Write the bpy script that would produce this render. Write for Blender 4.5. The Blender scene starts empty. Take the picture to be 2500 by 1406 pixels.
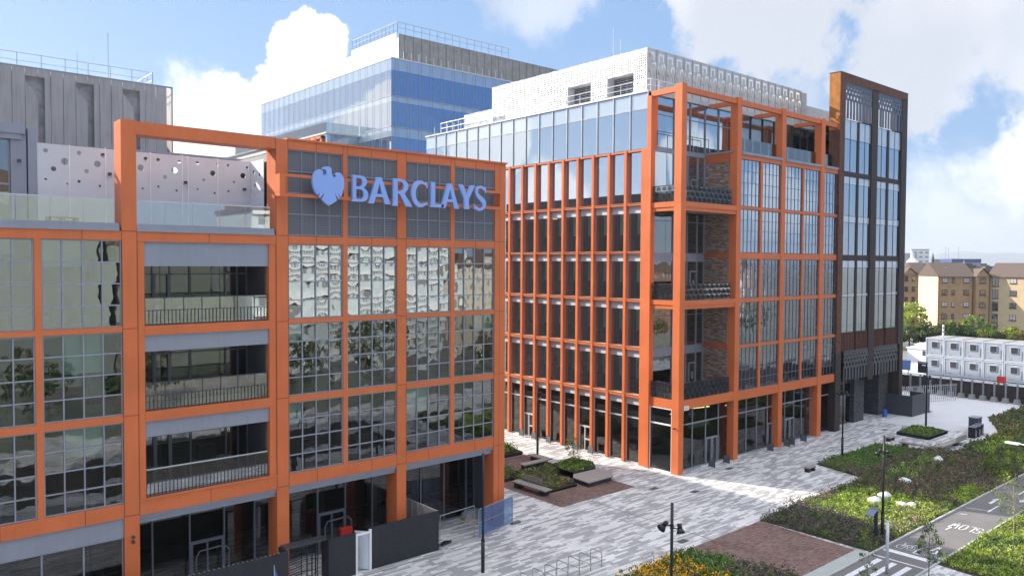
import bpy, bmesh, math, random
import numpy as np
from mathutils import Vector, Matrix
S = bpy.context.scene
C = S.collection
rad = math.radians
# ---------------------------------------------------------------- camera
cam_d = bpy.data.cameras.new("camera"); cam = bpy.data.objects.new("camera", cam_d); C.objects.link(cam)
R_ = Vector((0.75736398, -0.65297291, 0.00511578)); U_ = Vector((0.01676071, 0.02727083, 0.99948756)); F_ = Vector((0.65277782, 0.75689013, -0.03159824))
m = Matrix(((R_.x, U_.x, -F_.x, 0), (R_.y, U_.y, -F_.y, 0), (R_.z, U_.z, -F_.z, 16.5), (0, 0, 0, 1)))
cam.matrix_world = m
cam_d.lens = 36 * 1913.17 / 2500; cam_d.sensor_width = 36; cam_d.clip_start = .5; cam_d.clip_end = 40000
S.camera = cam
# ---------------------------------------------------------------- sun, sky, exposure
SUN_AZ, SUN_EL = 113.0, 29.0            # direction towards the sun, from +X
sd = bpy.data.lights.new("sun", 'SUN'); sd.energy = 5.0; sd.angle = rad(.53); sd.color = (1, .9, .76)
sun = bpy.data.objects.new("sun", sd); C.objects.link(sun)
sv = Vector((math.cos(rad(SUN_AZ))*math.cos(rad(SUN_EL)), math.sin(rad(SUN_AZ))*math.cos(rad(SUN_EL)), math.sin(rad(SUN_EL))))
sun.rotation_euler = sv.to_track_quat('Z', 'Y').to_euler(); sun.location = (0, 0, 90)
S.view_settings.view_transform = 'Standard'; S.view_settings.look = 'None'; S.view_settings.gamma = 1
S.view_settings.exposure = 1.0
W = bpy.data.worlds.new("World"); S.world = W; W.use_nodes = True
nt = W.node_tree; nt.nodes.clear()

class NT:
    def __init__(s, t): s.t = t
    def n(s, typ, ins=None, **kw):
        nd = s.t.nodes.new(typ)
        for k, v in kw.items(): setattr(nd, k, v)
        for k, v in (ins or {}).items():
            if isinstance(v, bpy.types.NodeSocket): s.t.links.new(v, nd.inputs[k])
            else: nd.inputs[k].default_value = v
        return nd
    def m(s, op, a, b=0.0, c=0.0, clamp=False):
        nd = s.n('ShaderNodeMath', {0: a, 1: b, 2: c}, operation=op); nd.use_clamp = clamp
        return nd.outputs[0]
    def vm(s, op, a, b=(0, 0, 0)):
        nd = s.n('ShaderNodeVectorMath', {0: a, 1: b}, operation=op)
        return nd.outputs['Value'] if op in ('DOT_PRODUCT', 'LENGTH', 'DISTANCE') else nd.outputs[0]
    def mr(s, v, a, b, c=0.0, d=1.0, smooth=False):
        nd = s.n('ShaderNodeMapRange', {0: v, 1: a, 2: b, 3: c, 4: d})
        nd.interpolation_type = 'SMOOTHSTEP' if smooth else 'LINEAR'
        return nd.outputs[0]
    def mix(s, f, a, b):
        nd = s.n('ShaderNodeMix', data_type='RGBA')
        for i, v in ((0, f), (6, a), (7, b)):
            if isinstance(v, bpy.types.NodeSocket): s.t.links.new(v, nd.inputs[i])
            else: nd.inputs[i].default_value = v if i == 0 or len(v) == 4 else (*v, 1)
        return nd.outputs[2]
    def noise(s, vec, scale, detail=4, rough=.55, dist=0.0):
        return s.n('ShaderNodeTexNoise', {'Vector': vec, 'Scale': scale, 'Detail': detail, 'Roughness': rough, 'Distortion': dist}).outputs['Fac']

g = NT(nt)
sky = g.n('ShaderNodeTexSky'); sky.sky_type = 'NISHITA'; sky.sun_disc = False
sky.sun_elevation = rad(SUN_EL); sky.sun_rotation = rad(90 - SUN_AZ); sky.altitude = 20; sky.air_density = 1.0; sky.dust_density = 1.0; sky.ozone_density = 2.2
dirv = g.n('ShaderNodeTexCoord').outputs['Generated']
sep = g.n('ShaderNodeSeparateXYZ', {0: dirv})
up = g.m('MAXIMUM', sep.outputs[2], 0.0)
den = g.m('ADD', up, .12)
px = g.m('DIVIDE', sep.outputs[0], den); py = g.m('DIVIDE', sep.outputs[1], den)
lay = g.n('ShaderNodeCombineXYZ', {0: px, 1: py, 2: 0.0}).outputs[0]
nA = g.noise(lay, .9, 8, .6, .3)                      # high thin layer
nB = g.noise(dirv, 6.0, 9, .62, .2)                    # puffs
nC = g.noise(dirv, 3.2, 3, .5)
nD = g.noise(dirv, 22.0, 6, .6)
wisp = g.mr(nA, .54, .74, 0, .45, True)
def pdir(x, y):
    d = F_*1913.17 + R_*(x-1250) - U_*(y-703); return d.normalized()
def adir(az, el): return Vector((math.cos(rad(az))*math.cos(rad(el)), math.sin(rad(az))*math.cos(rad(el)), math.sin(rad(el))))
def blob(c, r, soft, amt=1.0, wob=1.0):
    ang = g.vm('DISTANCE', dirv, tuple(c))
    d = g.m('DIVIDE', ang, rad(r))
    d = g.m('ADD', d, g.m('MULTIPLY', g.m('SUBTRACT', nB, .5), 2.4*wob))
    d = g.m('ADD', d, g.m('MULTIPLY', g.m('SUBTRACT', nD, .5), .5*wob))
    return g.mr(d, 1.0+soft, 1.0-soft, 0, amt, True)
white = [(pdir(755, 130), 2.3, .06, 1, 1.2), (pdir(715, 240), 3.4, .06, 1, 1.2), (pdir(590, 300), 3.2, .12), (pdir(500, 560), 8.0, .3), (pdir(470, 350), 2.6, .4, .8), (pdir(640, 420), 6, .2), (pdir(180, 470), 5.5, .5, .8), (pdir(2500, 415), 3.0, .3, .85, 2.2), (pdir(2400, 440), 2.4, .4, .7, 2.4), (pdir(2300, 520), 3.0, .5, .6, 2.2)]
white += [(adir(120.5, 8.6), 2.6, .07), (adir(122, 10.8), 1.8, .07, 1, 1.3), (adir(116.5, 6.5), 2.2, .1), (adir(129, 8.5), 2.8, .1, .95), (adir(134, 4.5), 3.0, .2), (adir(141.5, 5), 1.6, .15, .9), (adir(-37, 7.0), 2.4, .2, .9), (adir(-30, 4.2), 2.4, .3, .7), (adir(-75, 30), 12, .5)]
grey = [(pdir(1880, -50), 7.2, .2, .97, 1.5), (pdir(2250, 90), 5.0, .2, .97, 1.5), (pdir(2560, 60), 5.0, .25, .9, 1.5), (pdir(1330, -60), 4.5, .4, .6, 1.6), (pdir(2560, 530), 3.6, .4, .8, 1.3), (pdir(1950, 230), 1.6, .5, .6, 1.5)]
def union(lst, base):
    for b in lst: base = g.m('MAXIMUM', base, blob(*b))
    return base
mw = union(white, 0.0); mg = union(grey, wisp)
shade = g.mr(g.noise(dirv, 13.0, 5, .6), .42, .66, 0, 1, True)
wc = g.mix(g.m('MULTIPLY', shade, .38), (13.5, 13.6, 13.8), (7.6, 7.9, 8.9))
gc = g.mix(g.mr(nC, .4, .6, 0, 1, True), (7.0, 7.4, 8.3), (9.5, 9.7, 10.4))
tint = g.mix(.65, sky.outputs[0], (3.0, 5.6, 10.0))
col = g.mix(mg, tint, gc)
col = g.mix(mw, col, wc)
hz = g.m('MULTIPLY', g.mr(sep.outputs[2], .0, .13, .85, 0, True), g.mr(g.vm('DOT_PRODUCT', dirv, (.65, .757, 0)), .35, .85, .15, 1, True))
col = g.mix(hz, col, (8.0, 8.8, 10.0))
zen_fill = g.mr(sep.outputs[2], .42, .75, 0, .85, True)
col = g.mix(zen_fill, col, (21.0, 21.0, 21.5))      # added brightness overhead, out of view, to lift the light in shade
low = g.mr(sep.outputs[2], -.02, .0, 1, 0)
col = g.mix(low, col, (3.0, 3.0, 3.0))
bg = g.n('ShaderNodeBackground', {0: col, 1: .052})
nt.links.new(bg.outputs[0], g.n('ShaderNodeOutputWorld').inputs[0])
# ---------------------------------------------------------------- materials
MATS = {}
def newmat(name):
    mt = bpy.data.materials.new(name); mt.use_nodes = True; t = mt.node_tree; t.nodes.clear()
    return mt, NT(t)
def finish(mt, g, shader):
    g.t.links.new(shader, g.n('ShaderNodeOutputMaterial').inputs[0]); return mt
def lin(c): return tuple((v/255/12.92 if v/255 <= .04045 else ((v/255+.055)/1.055)**2.4) for v in c)
def paint(name, rgb, rough=.5, metal=0.0, var=.08, scale=1.3, spec=.5, stain=0.0, fine=0.0):
    if name in MATS: return MATS[name]
    mt, g = newmat(name)
    oc = g.n('ShaderNodeTexCoord').outputs['Object']
    n1 = g.noise(oc, scale, 5, .6)
    f = g.mr(n1, .3, .7, 1-var, 1+var)
    if stain:
        mp = g.n('ShaderNodeMapping', {'Vector': oc, 'Scale': (3.5, 3.5, .25)})
        st = g.noise(mp.outputs[0], 1.6, 6, .65)
        f = g.m('MULTIPLY', f, g.mr(st, .45, .75, 1, 1-stain))
    if fine:
        f = g.m('MULTIPLY', f, g.mr(g.noise(oc, 60, 2), .3, .7, 1-fine, 1+fine))
    cc = g.vm('SCALE', (*rgb,)); nd = cc.node
    g.t.links.new(f, nd.inputs['Scale'])
    b = g.n('ShaderNodeBsdfPrincipled', {'Base Color': cc, 'Roughness': g.mr(n1, .3, .7, rough-.06, rough+.06), 'Metallic': metal, 'Specular IOR Level': spec})
    MATS[name] = finish(mt, g, b.outputs[0]); return MATS[name]
ORANGE = paint('orange_coated_metal', (.59, .152, .052), .46, 0, .09, .5, .28, .08, .02)
ORANGE_D = paint('dark_seam', (.06, .025, .015), .7)
GREY = paint('blue_grey_panel', (.26, .28, .34), .42, .2, .05, .7, .5, .1)
FRAME = paint('grey_window_frame', (.27, .29, .33), .45, .3, .04)
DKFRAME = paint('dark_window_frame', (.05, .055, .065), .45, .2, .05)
PALEFRAME = paint('pale_window_frame', (.5, .52, .55), .4, .2, .04)
PALEC = paint('cabin_trim', (.48, .53, .60), .45)
WHITE = paint('white_panel', (.74, .75, .77), .5, 0, .04, .6, .4, .06)
WHITE2 = paint('pale_grey_panel', (.47, .47, .51), .5, 0, .04, .6, .4, .08)
BLACK = paint('black_metal', (.018, .02, .025), .4, .3, .1)
BLACKPLY = paint('black_painted_ply', (.022, .024, .032), .55, 0, .25, 3, .4, .2, .1)
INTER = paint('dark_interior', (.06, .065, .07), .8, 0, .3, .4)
CEIL = paint('office_ceiling', (.3, .34, .33), .8, 0, .15, .5)
BLIND = paint('roller_blind', (.62, .78, .70), .8, 0, .06)
BULK = paint('pale_bulkhead', (.48, .49, .52), .7, 0, .06)
RUST = paint('weathering_steel', (.13, .058, .04), .75, 0, .35, 2.2, .3, .45)
RUSTB = paint('orange_rust', (.38, .15, .035), .75, 0, .3, 1.5, .3, .4)
DKRUST = paint('dark_brown_steel', (.036, .024, .023), .6, 0, .3, 2, .4, .3)
STEEL = paint('stainless_steel', (.30, .31, .33), .4, .3, .04)
CONC = paint('concrete', (.36, .36, .35), .85, 0, .12, 3, .3, .15, .06)
TIMBER = paint('weathered_timber', (.30, .275, .26), .75, 0, .18, 6, .3, .1)
STONE = paint('pale_stone', (.42, .43, .45), .7, 0, .12, 5)
SOIL = paint('dark_soil', (.04, .03, .022), .95, 0, .4, 4)
SLATE = paint('concrete_roof_tile', (.10, .072, .062), .8, 0, .2, 4)
BLUE = paint('sign_blue', (.24, .38, .78), .42, 0, .03)
SCREENG = paint('blue_grey_lattice', (.10, .115, .155), .45, .3, .15)
REDP = paint('red_plastic', (.5, .03, .02), .45)
BLUEP = paint('blue_plastic', (.03, .12, .5), .45)
BARK = paint('bark', (.11, .085, .06), .9, 0, .3, 8)
PALEBARK = paint('pale_bark', (.35, .29, .2), .9, 0, .2, 8)
FELT = paint('roof_felt', (.17, .18, .2), .8, 0, .1)
GRASSM = paint('rough_grass_ground', (.08, .1, .045), .95, 0, .5, .05)

def glass(name, refl, trans, edge=1.0, bump=0.0, bscale=1.0, rtint=(1, 1, 1), stretch=(1, 1, 1)):
    mt, g = newmat(name)
    nrm = None
    if bump:
        oc = g.n('ShaderNodeTexCoord').outputs['Object']
        mp = g.n('ShaderNodeMapping', {'Vector': oc, 'Scale': stretch}).outputs[0]
        nn = g.noise(mp, bscale, 2, .5)
        bn = g.n('ShaderNodeBump', {'Strength': 1.0, 'Distance': bump, 'Height': nn}); nrm = bn.outputs[0]
    fr = g.n('ShaderNodeFresnel', {'IOR': 1.52})
    lo = g.mr(fr.outputs[0], .04, 1.0, refl, edge)
    tr = g.n('ShaderNodeBsdfTransparent', {0: (*trans, 1)})
    gl = g.n('ShaderNodeBsdfGlossy', {0: (*rtint, 1), 'Roughness': 0.005})
    if nrm: g.t.links.new(nrm, gl.inputs['Normal']); g.t.links.new(nrm, fr.inputs['Normal'])
    mx = g.n('ShaderNodeMixShader', {0: lo, 1: tr.outputs[0], 2: gl.outputs[0]})
    return finish(mt, g, mx.outputs[0])
GL_A = glass('wavy_green_glass', .30, (.48, .53, .53), 1, .004, 1.0, (.92, .96, .97))
GL_A2 = glass('dim_green_glass', .13, (.5, .6, .58), 1, .004, 1.0, (.92, .96, .97))
GL_R2 = glass('grey_tint_glass', .34, (.3, .34, .36), 1, .002, .9, (.80, .88, 1.0), (1.6, 1.6, .6))
GL_B = glass('slot_window_glass', .40, (.78, .84, .82), 1, .001, .6, (.93, .98, 1))
GL_R = glass('blue_tint_glass', .56, (.2, .24, .26), 1, .0010, .8, (.80, .90, 1.0), (1.6, 1.6, .6))
GL_C2 = glass('high_block_glass', .52, (.10, .13, .17), 1, .0006, .3, (.86, .92, 1.0))
GL_C = glass('sky_glass', .6, (.14, .18, .22), 1, .0008, .3, (.86, .93, 1.0))
GL_G = glass('shopfront_glass', .08, (.45, .5, .5), 1, .001, .5)
GL_BAL = glass('balustrade_glass', .2, (.80, .84, .84), 1, .0006, .6)
SPAN = glass('spandrel_glass_film', .3, (1, 1, 1))
def spandrel(name, rgb, refl):
    mt, g = newmat(name)
    d = g.n('ShaderNodeBsdfDiffuse', {0: (*rgb, 1)}); gl = g.n('ShaderNodeBsdfGlossy', {0: (.9, .95, 1, 1), 'Roughness': .02})
    fr = g.n('ShaderNodeFresnel', {'IOR': 1.5})
    return finish(mt, g, g.n('ShaderNodeMixShader', {0: g.mr(fr.outputs[0], .04, 1, refl, 1), 1: d.outputs[0], 2: gl.outputs[0]}).outputs[0])
SPAN = spandrel('pale_spandrel_glass', (.42, .47, .52), .32)
SPAN_D = spandrel('dark_spandrel_glass', (.10, .12, .14), .4)
def emis(name, rgb, s):
    mt, g = newmat(name); return finish(mt, g, g.n('ShaderNodeEmission', {0: (*rgb, 1), 1: s}).outputs[0])
LEDM = emis('led_strip', (1, .8, .4), 1.6)
def attr_leaf():
    mt, g = newmat('foliage')
    a = g.n('ShaderNodeAttribute'); a.attribute_name = 'Col'
    b = g.n('ShaderNodeBsdfPrincipled', {'Base Color': a.outputs[0], 'Roughness': .6, 'Specular IOR Level': .3})
    t = g.n('ShaderNodeBsdfTranslucent', {0: a.outputs[0]})
    return finish(mt, g, g.n('ShaderNodeMixShader', {0: .25, 1: b.outputs[0], 2: t.outputs[0]}).outputs[0])
LEAF = attr_leaf()
def planks(name, cols, bw, rh, mortar=.004, mcol=(.12, .12, .12), varn=.1, rot=0.0, rough=.75, pos=(.0, .36, .62)):
    mt, g = newmat(name)
    oc = g.n('ShaderNodeTexCoord').outputs['Object']
    mp = g.n('ShaderNodeMapping', {'Vector': oc, 'Rotation': (0, 0, rot)}).outputs[0]
    br = g.n('ShaderNodeTexBrick', {'Vector': mp, 'Color1': (0, 0, 0, 1), 'Color2': (1, 1, 1, 1), 'Mortar': (.5, .5, .5, 1), 'Scale': 1.0, 'Mortar Size': mortar, 'Mortar Smooth': .2, 'Bias': 0.0, 'Brick Width': bw, 'Row Height': rh})
    br.offset = .37; br.offset_frequency = 3
    big = g.noise(mp, .55, 2)
    v = g.m('ADD', br.outputs[0], g.mr(big, .35, .65, -.16, .16))
    rp = g.n('ShaderNodeValToRGB', {0: v}); e = rp.color_ramp; e.interpolation = 'CONSTANT'
    e.elements[0].color = (*cols[0], 1); e.elements[0].position = 0
    e.elements[1].color = (*cols[1], 1); e.elements[1].position = pos[1]
    x = e.elements.new(pos[2]); x.color = (*cols[2], 1)
    c = g.mix(br.outputs['Fac'], rp.outputs[0], mcol)
    f = g.m('MULTIPLY', g.mr(g.noise(oc, .35, 5, .65), .3, .7, 1-varn, 1+varn), g.mr(g.noise(oc, 9, 4, .7), .3, .7, .93, 1.07))
    cc = g.vm('SCALE', c); g.t.links.new(f, cc.node.inputs['Scale'])
    bmp = g.n('ShaderNodeBump', {'Strength': .3, 'Distance': .004, 'Height': g.m('SUBTRACT', 1.0, br.outputs['Fac'])})
    b = g.n('ShaderNodeBsdfPrincipled', {'Base Color': cc, 'Roughness': rough, 'Normal': bmp.outputs[0], 'Specular IOR Level': .35})
    return finish(mt, g, b.outputs[0])
PAVE = planks('linear_granite_paving', [(.30, .305, .32), (.43, .43, .45), (.59, .585, .60)], .95, .19, .004, (.27, .27, .28), .14)
REDPAVE = planks('red_brown_clay_paving', [(.13, .072, .062), (.17, .10, .088), (.22, .15, .135)], .22, .07, .006, (.07, .05, .045), .16, .4)
BRICK = planks('mixed_buff_brick', [(.13, .08, .062), (.24, .165, .13), (.38, .30, .25)], .42, .075, .006, (.2, .17, .15), .08)
def brickwall(name, cols, **k):
    mt, g = newmat(name)
    oc = g.n('ShaderNodeTexCoord').outputs['Object']
    s = g.n('ShaderNodeSeparateXYZ', {0: oc})
    v = g.n('ShaderNodeCombineXYZ', {0: g.m('ADD', s.outputs[0], s.outputs[1]), 1: s.outputs[2], 2: 0.0}).outputs[0]
    br = g.n('ShaderNodeTexBrick', {'Vector': v, 'Color1': (0, 0, 0, 1), 'Color2': (1, 1, 1, 1), 'Mortar': (.5, .5, .5, 1), 'Scale': 1.0, 'Mortar Size': .006, 'Brick Width': k.get('bw', .4), 'Row Height': k.get('rh', .075)})
    br.offset = .37; br.offset_frequency = 3
    rp = g.n('ShaderNodeValToRGB', {0: br.outputs[0]}); e = rp.color_ramp
    e.elements[0].color = (*cols[0], 1); e.elements[1].color = (*cols[2], 1); x = e.elements.new(.5); x.color = (*cols[1], 1)
    c = g.mix(br.outputs['Fac'], rp.outputs[0], k.get('mcol', cols[1]))
    f = g.mr(g.noise(oc, .8, 5, .65), .3, .7, .9, 1.1)
    cc = g.vm('SCALE', c); g.t.links.new(f, cc.node.inputs['Scale'])
    bmp = g.n('ShaderNodeBump', {'Strength': .5, 'Distance': .01, 'Height': br.outputs[0]})
    return finish(mt, g, g.n('ShaderNodeBsdfPrincipled', {'Base Color': cc, 'Roughness': .85, 'Normal': bmp.outputs[0]}).outputs[0])
BRICK = brickwall('mixed_buff_brick', [(.12, .072, .055), (.22, .15, .115), (.36, .28, .23)])
GBRICK = brickwall('dark_grey_brick', [(.03, .03, .035), (.05, .05, .058), (.085, .083, .09)])
TENB = brickwall('buff_tenement_brick', [(.33, .21, .11), (.38, .25, .14), (.43, .29, .17)], rh=.09)
TENG = paint('cream_render', (.62, .5, .33), .9, 0, .06, .4)
def asphalt(name, rgb, var=.12):
    mt, g = newmat(name)
    oc = g.n('ShaderNodeTexCoord').outputs['Object']
    f = g.m('MULTIPLY', g.mr(g.noise(oc, .5, 6, .65), .3, .7, 1-var, 1+var), g.mr(g.noise(oc, 45, 3, .8), .3, .7, .82, 1.18))
    cc = g.vm('SCALE', rgb); g.t.links.new(f, cc.node.inputs['Scale'])
    bmp = g.n('ShaderNodeBump', {'Strength': .3, 'Distance': .01, 'Height': g.noise(oc, 60, 3)})
    return finish(mt, g, g.n('ShaderNodeBsdfPrincipled', {'Base Color': cc, 'Roughness': .85, 'Normal': bmp.outputs[0]}).outputs[0])
ASPH = asphalt('dark_asphalt', (.14, .135, .14))
TARM = asphalt('pale_concrete_yard', (.56, .56, .59), .06)
CITY = asphalt('city_ground', (.16, .16, .15), .3)
KERB = paint('granite_kerb', (.38, .38, .39), .7, 0, .12, 4)
ROADW = paint('white_road_paint', (.62, .63, .66), .7, 0, .12, 6)
def perforated(name, rgb, cell, thr, hole=.26, axis='yz', big=(.9, .9), sheet=.0, patt=1):
    """metal sheet punched through by small square holes in a repeating figure"""
    mt, g = newmat(name)
    oc = g.n('ShaderNodeTexCoord').outputs['Object']; s = g.n('ShaderNodeSeparateXYZ', {0: oc})
    a = s.outputs[1 if axis == 'yz' else 0]; z = s.outputs[2]
    u = g.m('DIVIDE', a, cell[0]); v = g.m('DIVIDE', z, cell[1])
    fu = g.m('ABSOLUTE', g.m('SUBTRACT', g.m('FRACT', u), .5)); fv = g.m('ABSOLUTE', g.m('SUBTRACT', g.m('FRACT', v), .5))
    inside = g.m('MULTIPLY', g.m('LESS_THAN', fu, hole), g.m('LESS_THAN', fv, hole*1.1))
    cid = g.n('ShaderNodeCombineXYZ', {0: g.m('FLOOR', u), 1: g.m('FLOOR', v), 2: 3.3}).outputs[0]
    w = g.n('ShaderNodeTexWhiteNoise', {0: cid}, noise_dimensions='3D').outputs[0]
    sc = g.n('ShaderNodeMapping', {'Vector': cid, 'Scale': (.23, .31, 1)}).outputs[0]
    cl = g.noise(sc, 1.0, 2)
    sel = g.m('GREATER_THAN', g.m('ADD', g.m('MULTIPLY', w, .35), cl), thr)
    fac = g.m('MULTIPLY', inside, sel)
    d = g.n('ShaderNodeBsdfPrincipled', {'Base Color': (*rgb, 1), 'Roughness': .5})
    tr = g.n('ShaderNodeBsdfTransparent')
    return finish(mt, g, g.n('ShaderNodeMixShader', {0: fac, 1: d.outputs[0], 2: tr.outputs[0]}).outputs[0])
PERF = perforated('perforated_white_sheet', (.72, .73, .75), (.2, .2), .66, .3)
MESHM = perforated('fine_grey_mesh', (.17, .18, .21), (.09, .09), -1, .27, 'xz')
def meshblue():
    mt, g = newmat('blue_debris_netting')
    oc = g.n('ShaderNodeTexCoord').outputs['Object']
    n = g.noise(oc, 3, 4)
    d = g.n('ShaderNodeBsdfDiffuse', {0: (.10, .19, .38, 1)}); tr = g.n('ShaderNodeBsdfTransparent', {0: (.62, .74, .95, 1)})
    return finish(mt, g, g.n('ShaderNodeMixShader', {0: g.mr(n, .3, .7, .3, .5), 1: d.outputs[0], 2: tr.outputs[0]}).outputs[0])
NET = meshblue()
# ---------------------------------------------------------------- builders
OFF = {}
class MB:
    def __init__(s): s.v = []; s.f = []
    def quad(s, a, b, c, d):
        i = len(s.v); s.v += [a, b, c, d]; s.f.append((i, i+1, i+2, i+3)); return s
    def box(s, x0, x1, y0, y1, z0, z1):
        i = len(s.v)
        s.v += [(x0, y0, z0), (x1, y0, z0), (x1, y1, z0), (x0, y1, z0), (x0, y0, z1), (x1, y0, z1), (x1, y1, z1), (x0, y1, z1)]
        s.f += [(i, i+3, i+2, i+1), (i+4, i+5, i+6, i+7), (i, i+1, i+5, i+4), (i+1, i+2, i+6, i+5), (i+2, i+3, i+7, i+6), (i+3, i, i+4, i+7)]
        return s
    def prism(s, poly, z0, z1):
        i = len(s.v); n = len(poly)
        s.v += [(x, y, z0) for x, y in poly] + [(x, y, z1) for x, y in poly]
        s.f.append(tuple(range(i+n, i+2*n))); s.f.append(tuple(range(i+n-1, i-1, -1)))
        for k in range(n):
            j = (k+1) % n; s.f.append((i+k, i+j, i+n+j, i+n+k))
        return s
    def tube(s, p, q, r, n=6, r2=None):
        p = Vector(p); q = Vector(q); r2 = r if r2 is None else r2
        d = (q-p).normalized(); a = d.orthogonal().normalized(); b = d.cross(a); i = len(s.v)
        for c, rr in ((p, r), (q, r2)):
            for k in range(n):
                t = 2*math.pi*k/n; s.v.append(tuple(c + a*math.cos(t)*rr + b*math.sin(t)*rr))
        for k in range(n):
            j = (k+1) % n; s.f.append((i+k, i+j, i+n+j, i+n+k))
        s.f.append(tuple(range(i+n-1, i-1, -1))); s.f.append(tuple(range(i+n, i+2*n)))
        return s
    def path(s, pts, r, n=6):
        for a, b in zip(pts[:-1], pts[1:]): s.tube(a, b, r, n)
        return s
    def build(s, name, mat, parent=None, smooth=False, label=None):
        off = OFF.get(parent, Vector((0, 0, 0))) if parent else Vector((0, 0, 0))
        me = bpy.data.meshes.new(name)
        a = np.array(s.v, dtype=np.float64).reshape(-1, 3) - np.array(off)
        me.from_pydata(a.tolist(), [], s.f); me.update()
        me.materials.append(mat)
        if smooth: me.polygons.foreach_set('use_smooth', [True]*len(me.polygons))
        o = bpy.data.objects.new(name, me); C.objects.link(o)
        if parent: o.parent = parent; OFF[o] = off
        if label: o['label'] = label
        return o
def thing(name, label, cat, loc=(0, 0, 0), rotz=0.0, group=None, local=False):
    o = bpy.data.objects.new(name, None); C.objects.link(o); o.location = loc; o.rotation_euler = (0, 0, rotz); o.empty_display_size = .3
    o['label'] = label; o['category'] = cat
    if group: o['group'] = group
    OFF[o] = Vector((0, 0, 0)) if local else Vector(loc)
    return o
def tag(o, label=None, cat=None, group=None, kind=None):
    if label: o['label'] = label
    if cat: o['category'] = cat
    if group: o['group'] = group
    if kind: o['kind'] = kind
    return o
def struct(o): o['kind'] = 'structure'; return o
def setorigin(o, p):
    p = Vector(p); o.data.transform(Matrix.Translation(-p)); o.location = p; return o
def copy_tree(o, parent=None):
    c = o.copy(); C.objects.link(c)
    if parent: c.parent = parent
    for ch in list(o.children): copy_tree(ch, c)
    return c
rng = random.Random(7)
def panes(mb, axis, c, a0, a1, z0, z1, na, nz, bulge=.004, tilt=.002, k=4, gap=.03):
    """panes of glass, each slightly bowed and tilted; axis 'y': wall in the plane y=c facing -y, 'x': plane x=c facing -x"""
    da = (a1-a0)/na; dz = (z1-z0)/nz
    for i in range(na):
        for j in range(nz):
            b = bulge*rng.uniform(-.5, 1.5); tu = tilt*rng.uniform(-1, 1); tv = tilt*rng.uniform(-1, 1); s = len(mb.v)
            for q in range(k+1):
                for p in range(k+1):
                    u = 2*p/k-1; v = 2*q/k-1
                    h = b*(1-u*u)*(1-v*v) + tu*u + tv*v
                    aa = a0+i*da+gap/2+(da-gap)*p/k; zz = z0+j*dz+gap/2+(dz-gap)*q/k
                    mb.v.append((aa, c-h, zz) if axis == 'y' else (c-h, aa, zz))
            for q in range(k):
                for p in range(k):
                    w = s+q*(k+1)+p; f = (w, w+1, w+k+2, w+k+1)
                    mb.f.append(f if axis == 'y' else f[::-1])
def grid(mb, axis, c, a0, a1, z0, z1, na, nz, w=.05, d=.06, edge=.05, wz=None):
    wz = wz or w
    def bx(p0, p1, q0, q1, e=0.0):
        if axis == 'y': mb.box(p0, p1, c-d-e, c+.02, q0, q1)
        else: mb.box(c-d-e, c+.02, p0, p1, q0, q1)
    bx(a0, a0+edge, z0, z1); bx(a1-edge, a1, z0, z1); bx(a0+edge, a1-edge, z0, z0+edge); bx(a0+edge, a1-edge, z1-edge, z1)
    for i in range(1, na):
        x = a0+(a1-a0)*i/na; bx(x-w/2, x+w/2, z0+edge, z1-edge, .003)
    for j in range(1, nz):
        z = z0+(z1-z0)*j/nz; bx(a0+edge, a1-edge, z-wz/2, z+wz/2)
def window(parent, axis, c, a0, a1, z0, z1, na, nz, glassm, framem, w=.05, d=.06, bulge=.004, tilt=.002, k=4, edge=.05, name='window'):
    f = MB(); grid(f, axis, c, a0, a1, z0, z1, na, nz, w, d, edge)
    o = f.build(name, framem, parent)
    p = MB(); panes(p, axis, c, a0+.01, a1-.01, z0+.01, z1-.01, na, nz, bulge, tilt, k)
    p.build('pane', glassm, o, smooth=True)
    return o
def flat_fill(name, outer, holes, axis, c, depth, mat, parent=None):
    """a sheet with holes cut through it, outlines given in (a, z)"""
    cu = bpy.data.curves.new(name, 'CURVE'); cu.dimensions = '2D'; cu.fill_mode = 'BOTH'; cu.extrude = depth/2
    for pl in [outer]+holes:
        sp = cu.splines.new('POLY'); sp.points.add(len(pl)-1); sp.use_cyclic_u = True
        for i, (a, z) in enumerate(pl): sp.points[i].co = (a, z, 0, 1)
    tmp = bpy.data.objects.new('tmp', cu); C.objects.link(tmp)
    dg = bpy.context.evaluated_depsgraph_get(); me = bpy.data.meshes.new_from_object(tmp.evaluated_get(dg))
    bpy.data.objects.remove(tmp); bpy.data.curves.remove(cu)
    M = Matrix(((1, 0, 0, 0), (0, 0, -1, c), (0, 1, 0, 0), (0, 0, 0, 1))) if axis == 'y' else Matrix(((0, 0, 1, c), (1, 0, 0, 0), (0, 1, 0, 0), (0, 0, 0, 1)))
    off = OFF.get(parent, Vector((0, 0, 0))) if parent else Vector((0, 0, 0))
    me.transform(Matrix.Translation(-off) @ M); me.materials.clear(); me.materials.append(mat); me.name = name
    o = bpy.data.objects.new(name, me); C.objects.link(o)
    if parent: o.parent = parent; OFF[o] = off
    return o
def circ(a, z, r, n=20): return [(a+r*math.cos(2*math.pi*i/n), z+r*math.sin(2*math.pi*i/n)) for i in range(n)]
SPLIT = {'fascia_panel', 'column', 'mullion', 'door_jamb', 'beam', 'brick_leg', 'steel_leg', 'spandrel_panel', 'fin', 'pergola_beam', 'balcony_beam', 'brick_pier_band', 'coping', 'pier', 'party_wall', 'roof', 'wall_lamp', 'balcony_floor', 'roof_screen', 'screen_recess', 'parapet', 'roof_canopy', 'side_wall', 'core_wall'}
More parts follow.
